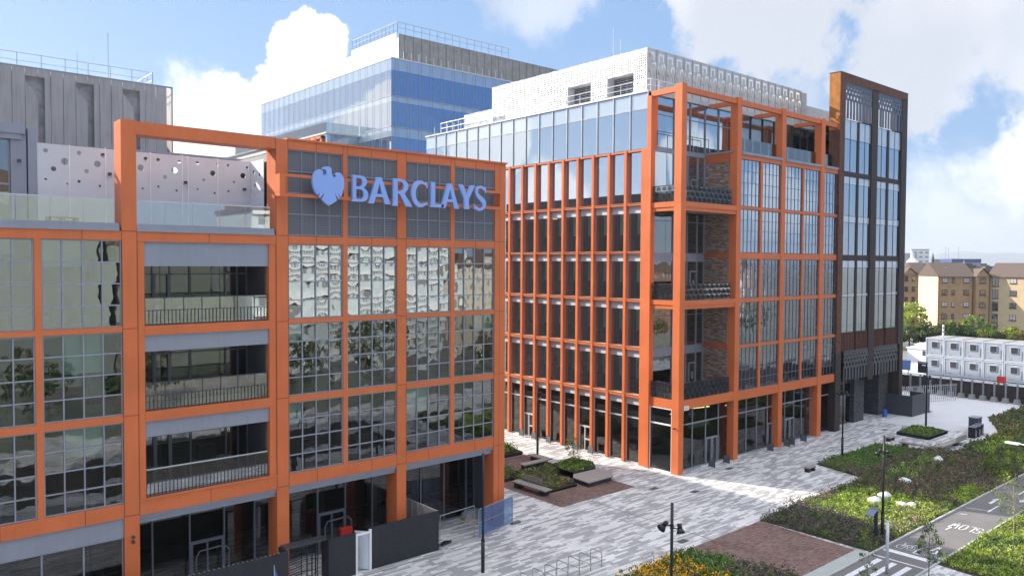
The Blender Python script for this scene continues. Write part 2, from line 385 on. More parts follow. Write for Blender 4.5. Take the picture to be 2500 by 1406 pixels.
# ================================================================ GROUND
def sheet(name, polys, z, mat, th=.0):
    mb = MB()
    for p in polys:
        i = len(mb.v); mb.v += [(x, y, z) for x, y in p]; mb.f.append(tuple(range(i, i+len(p))))
    return struct(mb.build(name, mat))
sheet('ground', [[(-9000, -9000), (26000, -9000), (26000, 16000), (-9000, 16000)]], -.06, CITY)
sheet('plaza_paving', [[(-30, -12), (107, -12), (107, 90), (-30, 90)]], 0, PAVE)
RY = lambda x0, x1, y0, y1: [(x0, y0), (x1, y0), (x1, y1), (x0, y1)]
sheet('red_brown_paving', [[(36.95, 37.6), (44.55, 37.6), (44.65, 50.1), (42.1, 50.1), (36.95, 50.1)], [(36.8, 27.3), (38.6, 20.95), (44.5, 20.95), (44.85, 27.4)]], .004, REDPAVE)
sheet('concrete_yard', [[(87.2, 27.0), (94.5, 30.2), (106, 30.6), (107, 12), (140, 12), (140, 62), (89.9, 62), (89.9, 37), (82.8, 36.9), (84, 30.5)]], .004, TARM)
sheet('light_paving_pad', [RY(38.6, 44.6, 20.15, 21.0)], .008, paint('pale_pad', (.33, .36, .36), .8, 0, .1, 2))
sheet('cycle_path', [RY(-20, 130, 17.1, 20.0)], .012, ASPH)
mb = MB()
x = -20
while x < 125: mb.box(x, x+.98, 20.0, 20.14, 0, .10); mb.box(x, x+.98, 16.98, 17.1, 0, .07); x += 1.0
struct(mb.build('kerb', KERB))
mb = MB(); mb.box(39.5, 39.54, 20.9, 37.62, .001, .009); mb.box(44.55, 44.6, 37.6, 50, .001, .014); mb.box(39.5, 44.6, 37.58, 37.62, .001, .012)
mb.box(31.9, 37, 36.1, 36.14, .001, .009); mb.box(-10, 26, 35.9, 35.95, .001, .009)
struct(mb.build('drain_channel', paint('drain_slot', (.12, .12, .13), .7)))
mb = MB()
for (a, b) in ((44.95, 36.2), (54.1, 35.9), (46.6, 33.8), (79, 34.5), (37.6, 28.1)): mb.box(a, a+.75, b, b+.45, .001, .010)
struct(mb.build('drain_cover', paint('cast_iron', (.07, .07, .08), .6)))
# painted marks on the cycle path
def mark(name, polys, z=.016): 
    mb = MB()
    for p in polys:
        i = len(mb.v); mb.v += [(x, y, z) for x, y in p]; mb.f.append(tuple(range(i, i+len(p))))
    return struct(mb.build(name, ROADW))
def stroke(pts, w):
    out = []
    for (a, b) in zip(pts[:-1], pts[1:]):
        d = Vector((b[0]-a[0], b[1]-a[1])).normalized(); n = Vector((-d.y, d.x))*w/2; a2 = Vector(a)-d*w*.25; b2 = Vector(b)+d*w*.25
        out.append([tuple(a2-n), tuple(b2-n), tuple(b2+n), tuple(a2+n)])
    return out
mark('crossing_stripe', [RY(39.6, 44.15, y, y+.31) for y in (19.26, 18.46, 17.66)])
mark('crossing_band', [RY(45.72, 46.2, 17.3, 19.95)])
mark('crossing_edge', [RY(44.52, 44.64, 17.15, 19.98), RY(38, 45.6, 20.16, 20.22)])
# SLOW, read by a rider coming towards the crossing
def word(letters, x0, y0, w, h, gap, name):
    # letters drawn in a unit box (u right, v up); u runs towards -y, v runs towards -x
    out = []; y = y0
    for L in letters:
        for pl in L: out += stroke([(x0 - v*h, y - u*w) for u, v in pl], .10)
        y -= w+gap
    return mark(name, out)
LS = [[(1, .85), (.8, 1), (.2, 1), (0, .85), (0, .62), (.2, .5), (.8, .5), (1, .36), (1, .15), (.8, 0), (.2, 0), (0, .15)]]
LL = [[(0, 1), (0, 0), (1, 0)]]
LO = [[(.25, 0), (.75, 0), (1, .2), (1, .8), (.75, 1), (.25, 1), (0, .8), (0, .2), (.25, 0)]]
LW = [[(0, 1), (.25, 0), (.5, .9), (.75, 0), (1, 1)]]
def word2(letters, x0, y0, w, h, gap, name):
    out = []; y = y0
    for L in letters:
        for pl in L: out += stroke([(x0 + v*h, y + u*w) for u, v in pl], .10)
        y += w+gap
    return mark(name, out)
MIR = lambda L: [[(1-u, v) for u, v in pl] for pl in L]
# seen upside down from here: S lies nearest the far kerb line at y=17.4
def slow():
    out = []; y = 17.42
    for L, w in ((LS, .28), (LL, .26), (LO, .3), (LW, .42)):
        for pl in L: out += stroke([(54.15 - v*1.15 if False else 53.0 + (1-v)*1.15, y + u*w) for u, v in pl], .07)
        y += w+.14
    mark('slow_lettering', out)
slow()
mark('stop_line_mark', stroke([(52.3, 18.98), (54.2, 18.82)], .08) + stroke([(56.4, 19.55), (56.6, 19.25)], .09))
def ring(cx, cy, rx, ry, w, n=18):
    pts = [(cx+rx*math.cos(2*math.pi*i/n), cy+ry*math.sin(2*math.pi*i/n)) for i in range(n+1)]
    return stroke(pts, w)
bk = ring(47.1, 19.52, .36, .21, .06) + ring(47.25, 18.98, .36, .21, .06) + stroke([(47.1, 19.52), (47.55, 19.4), (47.35, 19.2), (47.25, 18.98)], .06) + stroke([(47.55, 19.4), (47.75, 19.12), (47.35, 19.2)], .06) + stroke([(47.25, 18.98), (47.85, 19.08), (47.95, 18.95)], .06) + stroke([(47.35, 19.2), (47.85, 19.08)], .05) + stroke([(47.1, 19.52), (47.8, 19.5), (47.9, 19.62)], .06)
mark('bicycle_symbol', bk)
mark('give_way_mark', stroke([(48.0, 18.62), (46.56, 18.62), (46.56, 18.3)], .09) + stroke([(46.75, 18.05), (46.7, 17.72)], .09) + stroke([(48.9, 17.94), (47.35, 18.12), (47.35, 17.72), (48.9, 17.94)], .1) + stroke([(46.85, 17.55), (46.85, 17.25)], .09))
mark('direction_arrow', [[(60.4, 19.02), (61.6, 19.02), (61.6, 19.22), (60.4, 19.22)], [(61.5, 18.9), (62.15, 19.12), (61.5, 19.36)]] + [[(62.9, 17.75), (64.0, 17.75), (64.0, 17.93), (62.9, 17.93)], [(62.9, 17.62), (62.3, 17.84), (62.9, 18.06)]])
mark('lane_dash', [RY(a, a+2.1, 18.48, 18.58) for a in (58.2, 64.4, 70.6, 76.8, 83)])
mb = MB(); mb.prism([(54.85+.5*math.cos(t), 18.87+.4*math.sin(t)) for t in [i*math.pi/8 for i in range(16)]], .013, .017); struct(mb.build('manhole_cover', paint('manhole_iron', (.12, .12, .13), .6)))
# planting soil
BED1 = [(44.85, 20.14), (130, 20.14), (130, 25), (110, 27.2), (86.8, 26.7), (79.6, 26.7), (74.6, 26.6), (73.0, 29.4), (72.4, 32.4), (61.2, 32.3), (59.95, 27.7), (50.2, 27.7), (44.85, 27.45)]
BED2 = [(94.5, 30.2), (88.5, 27.6), (87.2, 26.95), (110, 27.25), (125, 25.5), (118, 29), (105, 29.9)]
BED3 = [(44.6, 6), (130, 6), (130, 16.98), (45.8, 16.98)]
BED4 = [(33.0, 27.2), (36.7, 27.1), (38.55, 20.95), (35, 19), (30, 20), (29.2, 25)]
sheet('soil', [BED1, BED2, BED3, BED4, RY(-20, 40, 5, 14)], .02, SOIL)

# ================================================================ OFFICE BUILDING IN FRONT
Y0 = 37.5
A = thing('office_building', 'nearer office block with orange steel frame, roof terrace and the big blue sign panels', 'building', (16, 40, 0))
def abox(name, boxes, mat, parent=None, label=None):
    mb = MB()
    if name in SPLIT:
        for b in boxes: o = MB().box(*b).build(name, mat, parent or A, label=label)
        return o
    for b in boxes: mb.box(*b)
    return mb.build(name, mat, parent or A, label=label)
for x0, x1, zt in ((-6.7, -6.08, 22.7), (2.48, 3.1, 22.7), (9.57, 10.2, 22.75), (16.72, 17.36, 22.66), (23.82, 24.44, 22.66), (30.9, 31.78, 22.66)):
    abox('column', [(x0, x1, Y0, 38.6, 0, zt)], ORANGE)
for x0, x1, zt in ((-1.9, -1.66, 17.42), (6.21, 6.46, 17.42), (20.46, 20.71, 22.2), (27.55, 27.82, 22.2)):
    abox('mullion', [(x0, x1, Y0+.004, 37.8, 5.66, zt)], ORANGE)
abox('door_jamb', [(10.2, 10.5, Y0+.03, 38.2, 5.66, 17.4), (16.36, 16.72, Y0+.03, 38.2, 5.66, 17.4)], ORANGE)
bays = [(-6.08, 2.48), (3.1, 9.57), (17.36, 23.82), (24.44, 30.9)]
for x0, x1 in bays:
    zs = [(5.04, 5.68), (9.34, 9.66), (13.37, 13.60), (17.42, 17.83)]
    if x0 > 17: zs.append((22.2, 22.66))
    for z0, z1 in zs: abox('beam', [(x0, x1, Y0+.002, 37.85, z0, z1)], ORANGE)
for z0, z1 in ((5.03, 5.68), (9.24, 9.69), (13.16, 13.58), (17.39, 17.83)):
    x0, x1 = (10.2, 16.72) if z1 in (5.68, 17.83) else (10.5, 16.36)
    abox('beam', [(x0, x1, Y0+.002, 37.85, z0, z1)] + ([(10.2, 16.72, Y0-.03, Y0+.3, 5.68, 5.74)] if z1 == 5.68 else []), ORANGE)
abox('beam', [(10.2, 16.72, Y0+.01, 38.55, 22.15, 22.72)], ORANGE)
abox('cornice', [(17.30, 31.86, Y0-.07, 38.7, 22.66, 22.75)], ORANGE)
sm = MB()
for x in (1, 4.87, 8.0, 13.4, 18.93, 22.2, 26.0, 29.4):
    for z0, z1 in ((5.04, 5.68), (17.42, 17.83)): sm.box(x-.012, x+.012, Y0-.001, Y0+.01, z0, z1)
for x in (18.93, 20.46, 20.71, 22.2, 26, 27.55, 27.82, 29.4): sm.box(x-.012, x+.012, Y0-.001, Y0+.01, 22.2, 22.66)
for x0, x1 in ((9.57, 10.2), (16.72, 17.36), (23.82, 24.44), (30.9, 31.78)):
    for z in (5.1, 9.6, 13.5, 17.83): sm.box(x0, x1, Y0-.003, Y0+.01, z-.012, z+.012)
for x in (9.57, 10.2, 16.72, 17.36, 23.82, 24.44, 30.9): sm.box(x-.012, x+.012, Y0-.002, Y0+.008, 5.04, 17.8 if x < 16 else 22.66)
sm.box(31.3, 31.32, Y0-.003, Y0+.01, 0, 22.6)
sm.build('panel_joint', ORANGE_D, A)
# windows
mods = [(-1.66, 2.48), (3.1, 6.21), (6.46, 9.57), (17.36, 20.46), (20.71, 23.82), (24.44, 27.55), (27.82, 30.9)]
for x0, x1 in mods:
    for z0, z1 in ((5.70, 9.33), (9.67, 13.36), (13.61, 17.41)):
        window(A, 'y', Y0+.12, x0+.01, x1-.01, z0, z1, 4, 4, GL_A if z0 > 13 else GL_A2, GREY, .055, .06, .006 if z0 > 13 else .004, .0045, 5)
# louvred mesh panels behind the sign
for x0, x1 in mods[3:]:
    f = MB(); grid(f, 'y', Y0+.12, x0+.01, x1-.01, 17.86, 22.19, 4, 4, .045, .05, .05)
    o = f.build('louvre_panel', GREY, A)
    MB().quad((x0, Y0+.12, 17.86), (x1, Y0+.12, 17.86), (x1, Y0+.12, 22.19), (x0, Y0+.12, 22.19)).build('mesh_sheet', MESHM, o)
abox('backing_wall', [(17.36, 30.9, Y0+.45, Y0+.6, 17.86, 22.3)], paint('mesh_backing', (.09, .095, .12), .8))
# grey fascia panels
gp = []
for z0, z1 in ((8.51, 9.24), (12.4, 13.16), (16.28, 17.39)): gp.append((10.5, 16.36, Y0+.12, 37.8, z0, z1))
for x0, x1 in ((3.1, 9.57), (-6.08, 2.48)): gp.append((x0, x1, Y0+.1, 37.8, 4.14, 5.04))
for x0, x1 in ((10.2, 16.72), (17.36, 23.82), (24.44, 30.9)): gp += [(x0, x1, Y0+.08, 38.3, 4.86, 5.03), (x0, x1, Y0+.2, 38.3, 4.62, 4.86)]
abox('fascia_panel', gp, GREY)
# roof-terrace parapet and balustrade
for x0, x1 in ((-6.08, 2.48), (3.1, 9.47), (10.2, 16.62)):
    abox('parapet', [(x0, x1, Y0-.05, 38.35, 17.83, 18.0), (x0, x1, Y0+.0, 38.3, 18.0, 18.17)], GREY)
    o = abox('balustrade', [(x0, x1-.1, 37.74, 37.78, 19.2, 19.25)], PALEFRAME)
    mb = MB(); n = 5; w = (x1-.1-x0)/n
    for i in range(n): mb.box(x0+i*w+.015, x0+(i+1)*w-.015, 37.755, 37.767, 18.17, 19.2)
    mb.build('glass_sheet', GL_BAL, o)
# roofs, floors and the rooms behind the glass
abox('roof', [(-6.7, 31.78, 38.62, 62, 17.5, 17.86), (17.36, 31.7, 38.62, 60, 21.8, 22.2)] , paint('terrace_deck', (.3, .3, .31), .8, 0, .1))
fl = []
for z in (4.66, 9.36, 13.2): fl += [(-6.6, 10.3, 37.95, 50, z, z+.3), (16.5, 31.6, 37.95, 50, z, z+.3)]
abox('ceiling', fl, CEIL)
inn = [(-6.7, 31.7, 50, 50.3, 0, 21.8), (16.3, 16.5, 37.9, 50, 5.7, 17.4), (10.2, 10.35, 37.9, 50, 5.7, 17.4)]
for x in (5.2, 9, 20.6, 24.2, 28): 
    inn.append((x, x+.5, 41, 41.5, 0, 17.4))
for z in (5.7, 9.66, 13.6):
    for k in range(14):
        xx = rng.choice((rng.uniform(-1, 8.5), rng.uniform(17.5, 30))); yy = rng.uniform(38.6, 44)
        inn.append((xx, xx+rng.uniform(.5, 1.6), yy, yy+.7, z-.1, z+rng.uniform(.5, 1.3)))
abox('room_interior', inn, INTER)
le = []
for z in (9.3, 13.14):
    for k in range(5):
        xx = rng.choice((rng.uniform(3.5, 8), rng.uniform(18, 29))); yy = rng.uniform(40, 46); le.append((xx, xx+1.3, yy, yy+.12, z-.06, z-.02))
abox('ceiling_light', le, LEDM)
abox('party_wall', [(31.62, 31.76, 38.62, 62, 0, 22.2), (-6.7, -6.5, 38.62, 62, 0, 17.8), (-6.7, 31.7, 61.8, 62, 0, 22)], paint('side_cladding', (.09, .09, .1), .4))
abox('unseen_shade_block', [(28.3, 31.9, 48, 80, 0, 24.3)], paint('side_cladding', (.09, .09, .1), .4))  # unseen block added behind the roof to cast shade across the plaza
lt = []
for z in (9.3, 13.14, 17.3):
    for k in range(7):
        xx = rng.choice((rng.uniform(-1, 8), rng.uniform(17.5, 29))); lt.append((xx, xx+1.2, 39+rng.uniform(0, 5), 39.2+5, z-.03, z))
for x0, x1 in mods[1:]:
    bl = []
    for z1 in (9.33, 13.36, 17.41):
        if rng.random() < .6:
            k = rng.randint(0, 2); bl.append((x0+.1+k*.77, x0+.1+(k+rng.randint(1, 2))*.77, Y0+.3, Y0+.31, z1-rng.uniform(.6, 1.8), z1))
    if bl: abox('blind', bl, BLIND)
# recessed balconies
for zf, zc in ((5.66, 8.6), (9.66, 12.5), (13.55, 16.4)):
    abox('balcony_floor', [(10.5, 16.36, 37.86, 40.1, zf-.25, zf)], paint('balcony_deck', (.27, .26, .28), .8, 0, .15, 3))
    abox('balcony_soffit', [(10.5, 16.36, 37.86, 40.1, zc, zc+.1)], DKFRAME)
    o = abox('railing', [(10.55, 16.3, 37.66, 37.71, zf+1.27, zf+1.32), (10.55, 16.3, 37.67, 37.70, zf+.06, zf+.1)] + [(10.55+.17*i, 10.575+.17*i, 37.67, 37.695, zf+.08, zf+(1.28 if i % 5 == 0 else .72)) for i in range(34)] + [(10.55, 16.3, 37.67, 37.695, zf+.70, zf+.73)], DKFRAME)
    mb = MB().box(10.56, 16.29, 37.705, 37.712, zf+.1, zf+1.27); mb.build('glass_sheet', GL_BAL, o)
    if zf < 6: abox('handrail', [(10.55, 16.3, 37.64, 37.73, zf+1.32, zf+1.36)], PALEFRAME)
    fr = MB(); 
    for x in (10.55, 11.58, 12.4, 13.33, 15.12, 15.75, 16.25): fr.box(x-.03, x+.03, 40.08, 40.2, zf, zc)
    fr.box(10.5, 16.3, 40.08, 40.2, zf+2.3, zf+2.37); fr.box(11.58, 12.4, 40.05, 40.12, zf+.02, zf+.14); fr.box(11.6, 11.72, 40.05, 40.12, zf, zf+2.3); fr.box(12.26, 12.38, 40.05, 40.12, zf, zf+2.3)
    o = fr.build('balcony_glazing', paint('mid_window_frame', (.13, .14, .17), .45, .2), A)
    p = MB(); panes(p, 'y', 40.16, 10.5, 16.3, zf, zc, 4, 1, .004, .003); p.build('pane', GL_A2, o, smooth=True)
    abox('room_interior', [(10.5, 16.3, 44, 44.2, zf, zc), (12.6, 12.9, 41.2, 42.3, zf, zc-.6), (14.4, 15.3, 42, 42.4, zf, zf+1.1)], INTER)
    abox('balcony_lamp', [(13.9+.4, 15.0+.4, 41.5, 41.6, zc-.1, zc-.05)], LEDM) if zf > 13 else None
# ground floor shopfront, set back under the soffit
abox('soffit', [(-6.6, 31.6, 38.3, 41, 4.55, 4.65)], paint('soffit_panel', (.3, .3, .32), .7))
fr = MB()
for x in (10.3, 11.54, 13.33, 15.08, 16.7, 18.59, 20.37, 22.11, 23.9, 25.6, 27.35, 29.13, 30.91, 31.55): fr.box(x-.035, x+.035, 40.3, 40.45, 0, 4.6)
for x in (13.33, 20.37): fr.box(x, x+1.75, 40.3, 40.42, 2.15, 2.3); fr.box(x+.84, x+.92, 40.3, 40.42, 0, 2.2); fr.box(x+.04, x+.14, 40.28, 40.42, 0, 2.2); fr.box(x+1.62, x+1.71, 40.28, 40.42, 0, 2.2)
fr.box(-6, 31.6, 40.3, 40.45, 0, .12); fr.box(31.5, 31.6, 40.3, 47, 0, .1)
for y in (42, 44, 46): fr.box(31.5, 31.6, y, y+.07, 0, 4.6)
sf = fr.build('shopfront', paint('shopfront_frame', (.2, .22, .27), .45, .3), A)
mb = MB().quad((10.2, 40.38, .1), (31.55, 40.38, .1), (31.55, 40.38, 4.6), (10.2, 40.38, 4.6)).quad((31.55, 40.38, .1), (31.55, 47, .1), (31.55, 47, 4.6), (31.55, 40.38, 4.6)); mb.build('pane', GL_G, sf)
for x in (13.3, 20.35):
    h = MB(); h.path([(x+.1, 39.6, 0), (x+.1, 39.6, 1.7), (x+.25, 39.6, 2.0), (x+1.5, 39.6, 2.05), (x+1.75, 39.6, 1.8), (x+1.75, 39.6, 0)], .045); h.build('door_surround', paint('dull_door_frame', (.12, .12, .14), .6), A)
window(A, 'y', Y0+.25, -1.6, 9.55, 0, 4.13, 7, 2, GL_G, GREY, .07, .06, .001, .001, 1)
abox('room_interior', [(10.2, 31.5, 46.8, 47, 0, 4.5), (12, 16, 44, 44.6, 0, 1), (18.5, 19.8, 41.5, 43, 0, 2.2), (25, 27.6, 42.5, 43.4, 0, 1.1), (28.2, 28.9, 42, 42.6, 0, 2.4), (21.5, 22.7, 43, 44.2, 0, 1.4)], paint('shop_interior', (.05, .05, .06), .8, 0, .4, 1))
# white perforated wall at the back of the terrace
holes = [(7.24,21.47,.10),(8.01,21.04,.16),(7.55,20.67,.11),(7.23,20.18,.05),(8.09,20.03,.04),(8.60,21.48,.10),(9.36,21.04,.15),(8.90,20.67,.10),(9.60,21.46,.11),(8.58,20.17,.07),(9.45,20.02,.06),(11.49,21.47,.10),(11.26,21.03,.15),(12.07,21.47,.09),(11.34,20.03,.05),(12.84,21.03,.15),(12.39,20.66,.10),(13.06,21.46,.08),(12.06,20.17,.06),(12.93,20.03,.06),(13.96,21.49,.08),(14.73,21.03,.14),(14.27,20.66,.09),(14.95,21.47,.07),(14.82,20.02,.06),(13.96,20.16,.05),(15.53,21.49,.07),(16.31,21.02,.14),(15.84,20.66,.08),(16.54,21.47,.07),(15.53,20.16,.06)]
WPAN = paint('pale_lilac_wall_panel', (.57, .60, .66), .55, 0, .05, .7, .4)
flat_fill('terrace_wall', [(6.9, 17.86), (16.74, 17.86), (16.74, 21.78), (6.9, 21.78)], [circ(a, z, r) for a, z, r in holes], 'y', 40.66, .03, WPAN, A)
flat_fill('terrace_wall', [(39.0, 17.86), (40.64, 17.86), (40.64, 21.78), (39.0, 21.78)], [circ(39.5, 21.0, .1), circ(39.2, 20.2, .06), circ(40.1, 20.5, .1), circ(40.3, 21.2, .12), circ(39.7, 20.1, .05), circ(40.2, 20.0, .05)], 'x', 16.74, .03, WPAN, A)
abox('wall_joint', [(x-.02, x+.02, 40.61, 40.64, 17.86, 21.8) for x in (8.19, 9.7, 11.7, 13.2, 13.48, 14.97)], paint('white_joint', (.8, .8, .82), .5))
abox('terrace_backdrop', [(7, 16.6, 41.1, 41.2, 17.9, 20.9), (7.0, 7.1, 41.1, 44, 17.9, 21)], paint('terrace_steel', (.2, .2, .22), .7))
for x, z in ((9.86, 20.6), (13.34, 20.45), (16.35, 20.3), (6.2, 20.9)):
    abox('wall_light', [(x-.07, x+.07, 40.48, 40.6, z-.07, z+.07)], DKFRAME)
# glazed pavilion at the left end of the terrace
abox('pavilion', [(6.55, 6.88, 40.6, 46, 17.86, 22.4), (5.9, 6.5, 40.7, 41.0, 17.86, 22.1), (-2, 6.45, 40.55, 46, 22.1, 22.55), (-2, 6.3, 40.6, 41, 21.85, 22.1)], GREY)
window(A, 'y', 40.85, -2, 5.88, 17.9, 21.85, 5, 2, GL_A, GREY, .08, .06, .01, .006)
abox('room_interior', [(-2, 6.4, 43.5, 43.7, 17.9, 22)], INTER)
# small plant enclosure and canopy on the roof behind
abox('roof_canopy', [(10.8, 18.6, 45.4, 48.5, 22.42, 22.52), (11.0, 11.1, 45.6, 45.7, 17.9, 22.42)], GREY)
pb = abox('plant_enclosure', [(22.0, 30, 50.9, 62, 17.8, 24.1)], paint('pale_plant_cladding', (.6, .59, .52), .6, 0, .05))
mb = MB()
for i in range(8): mb.box(21.9, 22.0, 51.2+i*1.35, 51.95+i*1.35, 22.4, 23.6)
mb.build('plant_louvre', DKFRAME, A)
mb = MB(); mb.box(21.9, 22.0, 50.9, 62, 24.1, 24.2); mb.box(21.86, 22.0, 50.9, 62, 23.7, 23.78); mb.build('plant_rail', GREY, A)
# a wooden pallet left on the terrace
P = thing('pallet', 'timber pallet leaning low behind the glass balustrade of the roof terrace', 'pallet', (7.8, 39.6, 17.86))
mb = MB()
for i in range(5): mb.box(7.1, 8.3, 39.4+i*.18, 39.5+i*.18, 18.42, 18.45)
for x in (7.1, 7.65, 8.2): mb.box(x, x+.1, 39.4, 40.2, 18.3, 18.42)
mb.box(7.1, 8.3, 39.4, 40.2, 17.87, 18.3)
mb.build('board', paint('pallet_wood', (.38, .22, .12), .8, 0, .2, 6), P)
# security camera on the column
abox('security_camera', [(9.85, 9.95, Y0-.22, Y0-.02, 4.1, 4.2), (9.82, 9.92, Y0-.3, Y0-.1, 3.9, 4.02)], DKFRAME)

# ================================================================ THE SIGN
SG = thing('building_sign', 'large sky-blue company sign with eagle emblem on an orange rail frame below the roofline', 'sign', (24, 36.9, 20.3))
fr = MB()
for z0, z1 in ((19.76, 19.92), (20.74, 20.88)): fr.box(16.66, 30.97, 36.92, 37.06, z0, z1)
for x0, x1 in ((16.66, 16.95), (20.18, 20.42), (30.85, 30.97)): fr.box(x0, x1, 36.925, 37.055, 19.92, 20.74)
for x in (16.66, 20.2, 23.95, 28.9, 30.85):
    for z in (19.78, 20.76): fr.box(x, x+.1, 37.06, 37.5, z, z+.1)
fr.box(16.66, 16.76, 37.06, 37.5, 19.88, 20.76); fr.box(30.87, 30.97, 37.06, 37.5, 19.88, 20.76)
fr.build('sign_frame', ORANGE, SG)
def arc(cx, cy, rx, ry, a0, a1, n=10): return [(cx+rx*math.cos(rad(a0+(a1-a0)*i/n)), cy+ry*math.sin(rad(a0+(a1-a0)*i/n))) for i in range(n+1)]
def letter(x0, x1, z0, z1, outer, holes=(), parent=SG):
    f = lambda pl: [(x0+u*(x1-x0), z0+v*(z1-z0)) for u, v in pl]
    return flat_fill('letter', f(outer), [f(h) for h in holes], 'y', 36.83, .16, BLUE, parent)
LB = ([(0, 0), (.55, 0)] + arc(.58, .27, .42, .27, -90, 60, 10)[1:] + [(.72, .52)] + arc(.56, .77, .36, .23, -40, 90, 9) + [(.06, 1), (.10, .93), (.10, .1)],
      [[(.30, .58), (.48, .58)] + arc(.50, .74, .15, .155, -90, 90, 8) + [(.30, .9)], [(.30, .1), (.5, .1)] + arc(.54, .285, .19, .19, -90, 90, 8) + [(.30, .48)]])
LA_ = ([(0, 0), (.25, 0), (.34, .26), (.66, .26), (.735, 0), (1.02, 0), (.98, .05), (.60, 1), (.38, 1), (.36, .93), (.02, .04)], [[(.385, .37), (.62, .37), (.50, .76)]])
LR = ([(0, 0), (.30, 0), (.28, .1), (.28, .44), (.36, .46), (.70, 0), (1.02, 0), (.62, .47)] + arc(.42, .74, .40, .26, -45, 90, 10) + [(.03, 1), (.07, .93), (.07, .1)], [[(.28, .56), (.38, .56)] + arc(.38, .735, .20, .175, -90, 90, 8) + [(.28, .91)]])
LC = (arc(.56, .5, .56, .5, 52, 322, 24) + [(.93, .02)][:0] + [(.94, .12)] + arc(.60, .5, .34, .38, 300, 70, 20)[::1] + [(.86, .80), (.90, .72)], [])
LC = ([(.95, .95)] + arc(.54, .5, .54, .5, 65, 305, 24) + [(.98, .12), (.95, .20)] + arc(.62, .5, .36, .37, 300, 75, 20) + [(.86, .83), (.92, .72), (.97, .72)], [])
LLt = ([(0, 0), (.97, 0), (1.0, .17), (.95, .13), (.42, .13), (.40, .2), (.40, 1), (.08, 1), (.12, .93), (.12, .1)], [])
LY = ([(.33, 0), (.68, 0), (.64, .1), (.64, .42), (1.0, 1), (.76, 1), (.52, .58), (.28, 1), (-.04, 1), (.02, .95), (.36, .42), (.36, .1)], [])
LSs = ([(.02, .24)] + [(.05, .06)] + arc(.45, .30, .50, .30, -125, 30, 12) + [(.78, .50), (.42, .66)] + arc(.52, .78, .20, .12, 215, 70, 8) + [(.82, .80), (.88, .72), (.95, .74), (.93, .95)] + arc(.55, .74, .42, .26, 60, 205, 12) + [(.30, .50), (.62, .34)] + arc(.48, .24, .22, .14, 10, -110, 8) + [(.12, .20), (.07, .26)], [])
for (x0, x1, z0, z1), L in zip([(20.52, 21.56, 19.70, 21.09), (21.56, 22.92, 19.66, 21.08), (23.02, 24.33, 19.60, 21.09), (24.28, 25.40, 19.60, 21.10), (25.49, 26.50, 19.66, 21.08), (26.29, 27.58, 19.64, 21.07), (27.54, 28.75, 19.66, 21.08), (28.67, 29.66, 19.60, 21.10)], [LB, LA_, LR, LC, LLt, LA_, LY, LSs]):
    letter(x0, x1, z0, z1, *L)
# eagle emblem (u,v traced in its own unit box)
eg = [(.17, .905), (.08, .85), (.02, .74), (0, .60), (.02, .46), (.07, .34), (.14, .25), (.20, .31), (.215, .345), (.20, .245), (.17, .215), (.235, .19), (.34, .30), (.355, .36), (.335, .25), (.27, .16), (.38, .07), (.50, 0), (.62, .06), (.76, .14), (.735, .22), (.70, .30), (.69, .345), (.72, .29), (.80, .19), (.855, .20), (.82, .27), (.805, .33), (.84, .28), (.885, .23), (.94, .34), (.98, .47), (1.0, .60), (.985, .72), (.94, .81), (.87, .865), (.78, .872), (.715, .845), (.70, .81), (.735, .775), (.715, .745), (.67, .74), (.62, .77), (.60, .82), (.59, .88), (.585, .965), (.52, .995), (.44, 1.0), (.36, .985), (.31, .945), (.30, .915), (.35, .925), (.39, .915), (.42, .885), (.435, .85), (.42, .80), (.38, .775), (.33, .765), (.31, .79), (.33, .835), (.30, .89), (.24, .915)]
letter(18.34, 20.13, 19.40, 21.40, eg).name = 'eagle_emblem'
# ================================================================ CORNER OFFICE BUILDING ACROSS THE STREET
B = thing('office_building', 'taller corner office block across the street, orange corner frame and white perforated roof screen', 'building', (60, 45, 0))
def bbox(name, boxes, mat, parent=None, label=None):
    mb = MB()
    if name in SPLIT:
        for b in boxes: o = MB().box(*b).build(name, mat, parent or B, label=label)
        return o
    for b in boxes: mb.box(*b)
    return mb.build(name, mat, parent or B, label=label)
XB = 49.6
fins = [41.28+1.845*i for i in range(17)]       # street side fins
levels = [(0, 5.48), (5.70, 9.42), (9.64, 13.38), (13.56, 17.33), (17.47, 21.26), (21.44, 25.63)]
for i, y in enumerate(fins[1:], 1):
    bbox('fin', [(XB, XB+.36, y-.02, y+.24, 0, 25.79)], ORANGE)
bbox('column', [(XB-.02, XB+.5, 40.76, 41.52, 0, 25.8)], ORANGE)
for z0, z1 in ((5.48, 5.70), (9.42, 9.64), (13.38, 13.56), (17.33, 17.47), (21.26, 21.44), (25.63, 25.79)):
    bbox('cross_rail', [(XB+.05, XB+.36, 41.52, 72, z0, z1)], ORANGE)
bbox('sill', [(XB+.0, XB+.3, 41.52, 72, z-.001, z+.03) for z in (5.70, 9.64, 13.56, 17.47, 21.44)], paint('pale_orange_sill', (.62, .26, .13), .5))
XG = XB+.34
